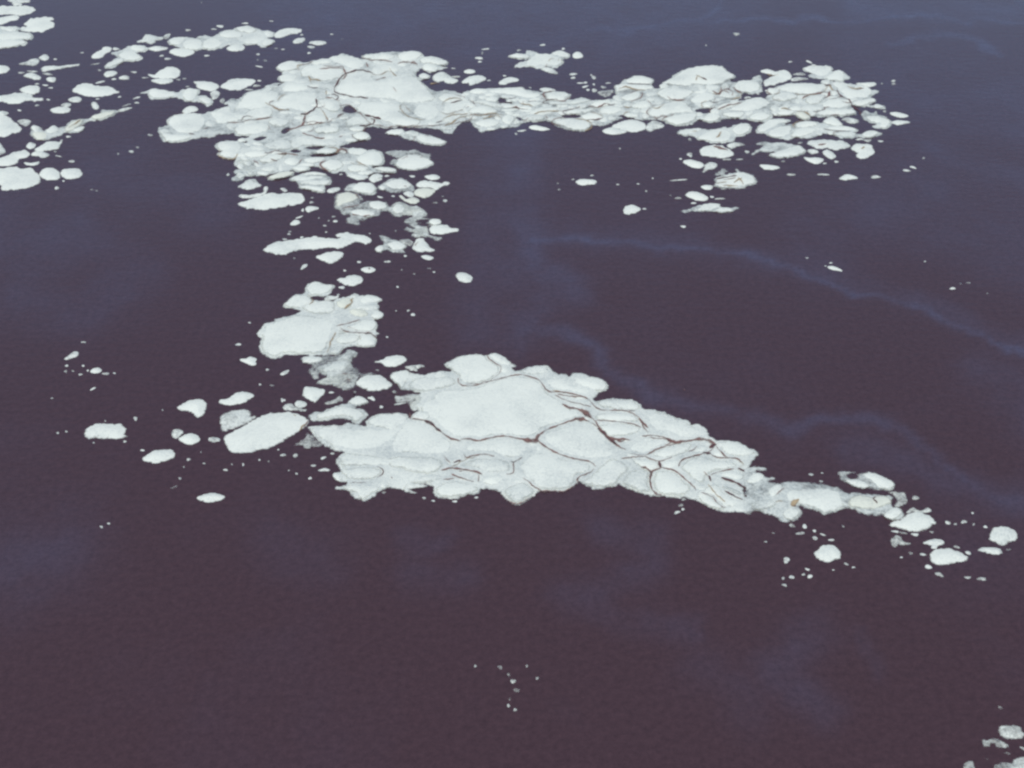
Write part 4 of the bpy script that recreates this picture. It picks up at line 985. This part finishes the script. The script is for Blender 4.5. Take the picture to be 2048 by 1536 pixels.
patch("flat wavy sliver farther out past the curling leaf", "B 1222,332 1260,318 1340,320 1355,332 1290,347", 0.8)
patch("small dash of foam under the flat wavy sliver", "B 1207,360 1235,353 1268,362 1240,372", 0.78)
patch("white lens hanging below the near end of the knotted string", "B 148,400 190,376 250,373 310,383 343,402 310,422 260,434 210,430 172,415")
patch("small white lens below the knotted string's middle", "B 586,374 630,350 690,346 728,358 717,382 670,392 615,387", 0.95)
patch("spear-shaped patch above the great raft, nose toward the flatter leaf", "B 346,645 328,630 385,628 440,628 490,638 533,665 510,687 460,700 410,692 368,675")
patch("grey-topped leaf of foam next to the spear-shaped patch", "B 540,672 570,640 610,616 670,606 740,606 803,616 803,640 750,662 720,682 660,692 600,687", 0.97)
raft("drawn-out foam raft of three knots, above the great raft's blunt left lobe",
 "B -75,715 -30,705 30,680 80,686 110,705 170,705 220,718 245,690 300,680 370,688 388,715 370,735 430,738 475,765 488,790 450,817 432,827 420,805 380,787 330,784 280,777 240,762 190,747 130,754 70,760 0,754 -30,720", dens=0.8,
 lobes=["B -20,715 30,683 90,692 180,710 210,735 130,752 60,757 0,745", "B 235,740 260,695 310,685 375,695 370,740 330,780 270,770", ("B 360,760 430,745 470,770 470,800 420,800", 0.92)])
patch("speckled grey scum beside the drawn-out raft's last knot", "B 462,720 500,700 538,715 520,752 480,762", 0.6)
patch("small rounded patch just above the great raft's blunt left lobe", "B 246,867 270,833 310,818 350,823 368,845 320,862 285,877", 0.95)
patch("faint grey blot between the drawn-out raft and the great raft", "B e 555,775,18,17", 0.5)
raft("forked foam raft with a curled tail, near the knotted string's near end",
 "A 796,514 830,488 870,463 900,440 850,410 900,400 940,383 990,358 1060,350 1110,356 1138,375 1110,397 1060,407 1055,420 1098,440 1080,462 1020,472 960,472 910,492 880,522 805,527", dens=0.82,
 lobes=["A e 1060,375,72,21", "A 895,430 950,395 1030,400 1090,440 1040,465 960,468", "A 800,512 850,478 930,455 960,468 890,505 830,525"])
patch("finger-shaped patch slanting beside the forked raft", "A 702,434 740,403 780,386 788,368 830,362 858,372 845,397 810,412 790,437 740,448 704,447")
patch("short grey patch directly below the forked raft's tail", "A 796,574 820,553 870,546 902,560 870,582 822,590", 0.85)
patch("torn flat patch above the near end of the knotted string", "A 1046,322 1090,303 1112,273 1160,270 1210,283 1264,290 1240,307 1205,312 1190,332 1150,337 1110,324 1075,330", 0.85)
patch("small grey tuft next to the torn flat patch", "A 1252,287 1275,268 1308,263 1297,292 1268,302", 0.6)
patch("faint flat streak of scum between forked raft and string", "A 1138,374 1200,356 1293,370 1230,387 1190,392", 0.6)
patch("short dash of foam below the forked raft's patch", "A 912,600 950,583 994,592 987,608 938,612", 0.72)
patch("fan-shaped patch with wispy tail, above the drawn-out raft", "A 1135,570 1190,575 1230,543 1280,520 1330,518 1370,538 1383,570 1360,597 1300,602 1240,602 1190,597 1150,585", 0.97)
patch("smaller flat patch tucked beneath the fan-shaped one", "A 1160,620 1210,608 1260,608 1322,610 1333,625 1290,640 1240,644 1188,634", 0.9)

# ------------------------------------------------------------------ far left cluster
patch("broad flat tongue of foam cut by the view's edge, topmost broad one at far left", "A -90,60 -40,62 0,52 60,48 110,48 200,45 250,58 270,78 240,97 200,114 150,117 80,110 0,112 -60,110")
patch("thin grey-white foam at the very top corner of the view", "A 85,-20 150,-30 228,-10 228,15 170,24 168,40 102,40 85,17 55,5", 0.68)
patch("pointed tongue of foam under the broad flat one at far left", "A -60,150 0,138 60,126 120,120 148,130 130,150 80,160 40,177 0,187 -60,197")
patch("fluffy cloud-shaped patch in the far left corner group", "A 185,190 215,158 260,143 330,136 402,138 414,150 390,162 415,180 414,202 375,222 340,237 320,244 290,238 250,247 200,242 157,232 165,210 205,206")
raft("layered foam raft of stacked tongues at the far left edge",
 "A -60,230 0,203 40,215 70,208 130,206 168,225 145,245 190,250 240,260 265,285 240,302 195,307 180,312 208,325 195,347 150,352 100,360 40,374 0,382 -60,387", dens=0.8,
 lobes=["A e 75,228,75,20", "A -60,290 0,262 80,250 200,252 262,285 200,305 80,308 0,312", "A -60,330 40,312 140,312 206,325 150,350 60,368 -40,382"])
patch("small half-oval patch cut by the left edge under the layered raft", "A -40,515 10,506 50,510 75,528 60,550 30,560 0,567 -40,567", 0.95)
patch("thin sickle-shaped sliver below the layered raft", "A 142,494 200,478 235,458 285,453 303,465 285,497 240,504 200,500", 0.72)
patch("small tuft beside the sickle-shaped sliver", "A 297,447 335,423 367,426 373,450 345,464 315,457", 0.72)
patch("flat sliver with a long thin tail, beside the tuft", "A 315,530 340,513 400,508 460,510 540,502 612,494 605,502 520,518 450,530 400,537 350,550 320,547", 0.8)
patch("pale wavy sliver, larger of those below the flat tailed one", "A 177,584 230,563 280,573 312,595 302,614 260,610 218,597", 0.8)
patch("small pale patch at the end of the pale wavy sliver", "A 357,605 385,596 428,602 424,624 395,630 367,622", 0.72)
patch("white oval perched on the long flat raft at far left", "A 148,690 190,668 240,660 290,663 308,685 290,712 250,727 215,722 168,710")
patch("long flat wave-shaped patch under the white oval at far left", "A -40,745 20,736 80,728 110,716 180,716 252,727 248,745 275,755 333,758 325,772 270,777 230,772 180,777 140,792 90,798 50,787 0,780 -40,777", 0.95)
patch("saddle-backed white patch, largest lone one between left group and drawn-out raft", "A 556,700 590,658 640,643 690,643 740,660 800,666 850,670 890,698 916,708 880,717 840,732 780,740 720,740 660,734 608,720")
patch("pale curved dash below the saddle-backed patch", "A 522,768 550,753 600,746 628,765 600,784 548,782", 0.8)
patch("small grey dash just above the flat white spindle", "A 467,808 510,793 548,800 530,817 488,820", 0.7)
patch("flat white spindle under the small grey dash", "A 382,850 410,833 460,823 520,823 543,842 520,864 470,870 418,867", 0.97)
patch("crumpled grey scum under the saddle-backed patch", "A 702,795 730,786 753,805 758,832 735,842 713,825", 0.66)
raft("slanting string of lumpy cream foam reaching up from the left group",
 "A 232,1000 245,968 275,963 322,990 337,1010 360,993 400,978 460,983 500,973 530,943 580,918 640,913 690,905 720,883 770,873 770,850 800,845 860,846 910,853 890,882 850,897 800,917 740,927 690,927 650,952 620,985 658,992 610,1012 560,1022 500,1022 450,1047 400,1057 360,1077 310,1074 258,1057 235,1037", dens=0.7,
 lobes=["A e 275,995,38,26", ("A e 312,1045,72,28", 'cream'), "A e 405,1003,55,24,-8", ("A 490,1000 530,955 590,925 645,925 630,960 580,1000 520,1015", 'cream'), ("A 695,905 780,875 890,858 880,880 790,912 720,922", 'cream'), "A e 605,995,48,15,-10"],
 streaks=[('o', 6, "A 530,990 580,965 620,930"), ('b', 5, "A 610,975 650,960")])
patch("thin tapering wisp at the upper end of the slanting string", "A 902,852 950,833 1015,828 960,850 900,864", 0.62)
patch("big white half-round patch cut by the left edge, above the slanting string", "A -60,900 0,891 60,893 97,925 130,948 168,985 152,1012 90,1027 60,1052 0,1052 -60,1052")
patch("grey fringe clinging to the big half-round patch", "A 130,930 190,918 243,935 202,972 158,957", 0.6)
patch("flat patch cut by the left edge above the big half-round one", "A -20,868 20,856 68,870 40,884 0,887", 0.8)
patch("small pale lump at the left edge below the big half-round patch", "A -40,1100 0,1098 25,1130 48,1165 20,1187 -40,1192", 0.8)
patch("little pale bud above the leaf-shaped sail at left", "A 202,1125 230,1098 273,1110 262,1132 225,1142", 0.75)
patch("sail-shaped patch with a thin upturned tip at left", "A 266,1152 320,1118 370,1090 430,1088 458,1095 470,1068 480,1078 464,1112 457,1142 400,1152 350,1162 290,1167", 0.95)
patch("small double blob under the sail-shaped patch", "A 237,1185 280,1163 340,1168 383,1190 365,1207 320,1212 290,1197 250,1197", 0.85)
patch("slanting bar of foam reaching in from the left edge", "A -40,1230 0,1213 60,1193 100,1173 160,1160 200,1158 233,1185 200,1207 150,1222 125,1252 80,1270 20,1274 -40,1272", 0.97)
patch("thin double dash under the slanting bar at left", "A 186,1250 240,1255 303,1243 292,1262 250,1270 200,1262", 0.75)
patch("largest thick white patch at the left edge, rounded loaf with a bump", "A -60,1300 0,1298 60,1288 130,1283 150,1298 200,1293 252,1298 267,1325 300,1353 312,1385 300,1407 240,1432 180,1447 100,1457 40,1464 8,1452 0,1425 -60,1432")
patch("nearer of two touching ovals beside the thick loaf", "A 303,1335 330,1303 370,1290 420,1298 458,1325 462,1360 430,1380 370,1382 323,1370")
patch("outer of two touching ovals, farther from the thick loaf", "A 462,1332 490,1303 540,1296 600,1296 638,1330 610,1362 550,1374 510,1374 475,1358")

# ------------------------------------------------------------------ near corner and open water
patch("dim grey rounded patch, topmost in the bottom corner", "Q 1135,965 1190,893 1280,893 1360,883 1460,903 1500,958 1545,1030 1500,1082 1400,1097 1290,1092 1208,1060", 0.50)
patch("dim grey butterfly-shaped patch in the bottom corner", "Q 890,1110 960,1113 1040,1088 1130,1083 1200,1128 1315,1195 1230,1232 1130,1222 1050,1160 1000,1217 928,1212", 0.47)
patch("widest pale patch at the bottom edge, in the corner", "Q 1045,1540 1090,1468 1200,1448 1330,1453 1400,1398 1500,1368 1600,1390 1620,1620 1050,1620", 0.58)
patch("dim grey stub at the bottom edge beside the widest pale patch", "Q 597,1540 620,1458 690,1428 752,1448 778,1520 770,1620 600,1620", 0.47)
patch("lone bright sliver in open water above the curving blue wisp", "Z 1655,534 1663,533 1672,535 1680,539 1684,542 1676,541 1664,539", 0.95)

# ------------------------------------------------------------------ flecks, cluster by cluster
flecks("tiny foam fleck among the patches of the far left group", "flecks in the far left group", "A",
 "368,570,55,10,8 248,549,52,8,5 165,560,30,9 285,810,22,8 150,848,18,8 390,675,20,7 425,455,20,6 548,1240,28,12 425,1165,18,8 450,1200,35,6,10 525,1050,25,7 435,1445,18,14 705,1457,14,7 742,1465,12,6 488,1390,12,6 290,1195,20,8 285,645,20,6 350,655,30,6 370,765,18,8")
flecks("tiny foam fleck scattered between the forked raft and the drawn-out raft", "flecks around the forked raft", "A",
 "1030,555,28,9 890,376,35,11 765,540,18,7 770,632,50,8,-12 735,492,40,6,-10 875,608,20,8 1115,598,35,6 920,745,18,8 750,760,18,5 630,405,16,6 1050,790,20,8 975,808,38,8,-15 1050,752,30,8,-15 1155,1038,25,10 1010,1165,26,11 1055,1132,16,8 908,1182,9,8 1440,665,20,6 1370,612,18,7")
flecks("tiny foam fleck strewn along the far knotted string", "flecks along the knotted string", "B",
 "293,233,28,8 540,203,30,12 490,225,25,8 730,180,28,7 930,163,18,6 830,418,14,9 885,465,20,8 828,460,12,5 840,512,38,6,8 970,372,22,5 1020,380,16,5 1165,268,15,6 1395,263,15,5 1475,300,12,5 395,18,8,4 435,428,22,8 135,453,35,9 90,430,20,9 1222,408,18,8 840,620,20,6 820,660,38,10 760,690,40,7 265,605,18,7")
flecks("tiny foam fleck in the water above the neck of foam", "flecks above the neck", "D",
 "530,157,22,8 712,116,24,9 870,145,16,9 275,147,38,6,-8 248,178,12,12 225,217,36,11 230,244,20,7 945,340,35,10 945,368,22,9 1000,408,28,6 1040,405,20,8 1040,435,32,8,-12 1105,365,22,16 1085,347,10,7 1060,460,18,8 1105,418,12,9 1180,440,28,10 1215,408,25,6 1110,465,28,14 615,443,14,5 420,352,16,6 298,388,18,5 25,295,18,5 45,360,35,8 550,775,45,8,-5 508,798,14,8")
flecks("tiny foam fleck in open water in front of the neck", "flecks in front of the neck", "D",
 "1090,1118,18,6 838,1225,14,6 828,1178,10,5 1305,910,6,7 1288,1187,14,5 1445,1182,14,5 1507,1237,12,8 1495,1374,18,7 945,1148,16,5")
flecks("tiny foam fleck below the row of loaves and the streaky domed raft", "flecks below the veined raft", "E",
 "598,1293,28,11 920,1297,45,8 860,1282,18,8 720,1330,28,7 640,1510,26,10 1130,937,22,12 690,958,28,18 975,995,35,9 1070,995,30,7 690,840,18,12 605,1153,70,6,-3 405,1140,9,6 620,990,14,6 540,1270,10,6")
flecks("tiny foam fleck beyond the far rafts toward the top of the view", "flecks beyond the far rafts", "E",
 "1048,32,34,13 815,118,9,6 1460,245,18,6")
flecks("tiny foam fleck round the outer end of the far rafts", "flecks round the far rafts' outer end", "F",
 "390,1112,38,11 640,1111,55,9 1040,1130,48,13 1280,1080,40,9,5 1328,1055,28,9,20 1410,985,12,8 740,1012,22,9 330,1010,22,9 460,868,22,9 1090,412,12,5 1178,392,22,9 1178,415,22,10 1110,625,20,9 1080,855,25,8 980,850,35,14 920,840,35,8 530,245,28,8,25 565,270,20,6 650,1025,18,6 215,465,25,8 60,520,35,8")
flecks("tiny foam fleck scattered round the cigar and sausage patches", "flecks round the cigar and sausage patches", "G",
 "950,412,15,20 912,485,42,10,-18 818,632,18,9 808,658,25,11 1040,333,28,12 1115,492,13,9 1175,570,22,10 1285,525,30,12 1265,478,22,10 1190,636,14,7 865,905,16,9 185,48,20,15 1340,45,20,10 765,710,36,11 940,690,25,10,-15 1380,1030,20,9 1045,285,18,7 1215,520,14,7")
flecks("tiny foam fleck round the bow-tie raft and the torn lacy raft", "flecks round the lacy raft", "H",
 "195,943,22,12 485,939,35,11 670,880,22,11 918,1010,28,9 962,1045,14,9 632,1022,12,8 760,1065,14,9 590,1197,15,11 745,1482,25,12 700,1440,18,10 575,1442,12,7 975,336,28,9 1075,315,25,18 1055,272,16,7 410,278,32,11,15 545,268,24,9 480,62,30,11 740,65,38,12 20,1203,30,16 305,650,10,7 570,625,10,9")
flecks("tiny foam fleck between the mid raft and the slanting slab", "flecks between mid raft and slab", "I",
 "780,135,24,13 210,767,15,9 245,887,18,10 155,880,14,8 325,1000,15,16 75,405,14,8 1330,343,22,11 1130,515,12,7 1015,985,26,14,20 1085,1050,14,10 700,942,24,9 1188,940,18,10 1225,985,36,9,8 1220,1028,36,9,-5 1055,770,18,8 340,1000,10,10")
flecks("tiny foam fleck under the long slab and the near raft's blunt end", "flecks under the long slab", "K",
 "562,808,30,11 655,812,20,20 870,830,26,11,-15 795,888,26,9 875,922,46,15 768,985,15,12 665,950,12,9 255,880,11,12 120,922,17,10 940,795,22,9 380,845,12,8 450,855,10,7 168,878,9,8 525,765,10,7 605,925,8,7")
flecks("tiny foam fleck far out on the dark water round the loaf-shaped patch", "flecks round the loaf-shaped patch", "J",
 "428,260,30,12 128,198,16,9 120,242,13,13 235,265,20,8 175,238,12,7 255,198,13,7 495,255,14,7 290,235,9,9 258,17,20,7 1448,35,28,10 710,847,18,9 658,605,20,17 425,622,13,7 125,703,13,8 60,713,15,9 335,790,11,7 575,780,16,9 998,1063,16,11 950,1132,34,11,-20 1065,918,20,11 1182,948,12,8 1345,997,17,10 395,1435,15,11 452,1410,14,9 330,375,30,7,-25 865,538,9,7 1028,975,9,8 15,448,14,6 1160,862,8,7")
flecks("tiny foam fleck close under the front edge of the near raft", "flecks under the near raft", "L",
 "570,1215,18,11 805,1240,20,10 970,1210,18,9 640,1235,18,8 340,395,16,10 240,515,14,12 165,450,30,14,20 385,490,50,10,-8 375,440,40,9,5 260,1170,20,10")
flecks("tiny foam fleck in the small group below the near raft's middle", "flecks below the near raft's middle", "M",
 "1390,1272,22,15 1360,1325,30,12,-15 1405,1300,16,10 1410,1225,20,12")
flecks("tiny foam fleck trailing below the tapering tail raft", "flecks below the tail raft", "O",
 "468,342,26,10,10 552,330,15,6 280,1000,32,25 320,1130,24,15 265,1192,22,13,20 255,1140,16,12 440,1070,20,10,15 460,1125,20,17 410,1110,14,11 385,795,38,14 500,832,28,15,20 495,775,16,11 560,805,26,10,20 625,845,30,10,5 325,735,34,17,25 420,740,20,19 180,792,20,7 715,740,15,9,30 740,1030,26,10,15 795,1055,18,7 120,858,14,8 640,1075,12,6 545,395,24,9")
flecks("tiny foam fleck strewn round the drop-shaped and round patches past the tail", "flecks past the tail", "P",
 "425,696,50,22 755,950,32,22,25 920,942,38,20 1140,992,26,14,20 835,965,20,14 1020,968,15,14 1010,850,17,11 845,1200,42,15,15 965,1260,42,19,20 375,1263,34,15,10 500,1275,46,13,8 280,1305,20,10 555,1402,38,23,20 668,1482,52,23,25 215,1040,42,15,10 300,1055,60,13,8 420,1070,46,19 590,1045,26,13 960,1510,46,15 1100,1525,50,24 1380,1225,40,11")
flecks("dim tiny fleck in the bottom corner group", "flecks in the bottom corner", "Q", "1180,615,60,26,25 1265,1310,72,26,15 960,1395,44,20,30 1520,1235,62,26,20", 0.62)
flecks("dim bubble in the small bent chain on the near dark water", "bubbles in the near chain", "R",
 "615,505,30,24 703,580,18,20 748,648,30,26 785,742,38,28 712,832,17,20 702,898,20,20 770,942,26,18 995,617,20,18 362,490,20,18 890,490,20,16", 0.6)
flecks("tiny lone fleck on open water beyond the curving blue wisp", "lone flecks by the blue wisp", "Z",
 "1662,526,5,1.6 1651,532,3,1.4 1614,516,4,1.8 1905,577,6,2.6 1921,568,4,1.8 1936,566,5,2 1974,587,3,1.3 1367,454,5,1.6 1850,523,3,1.3")
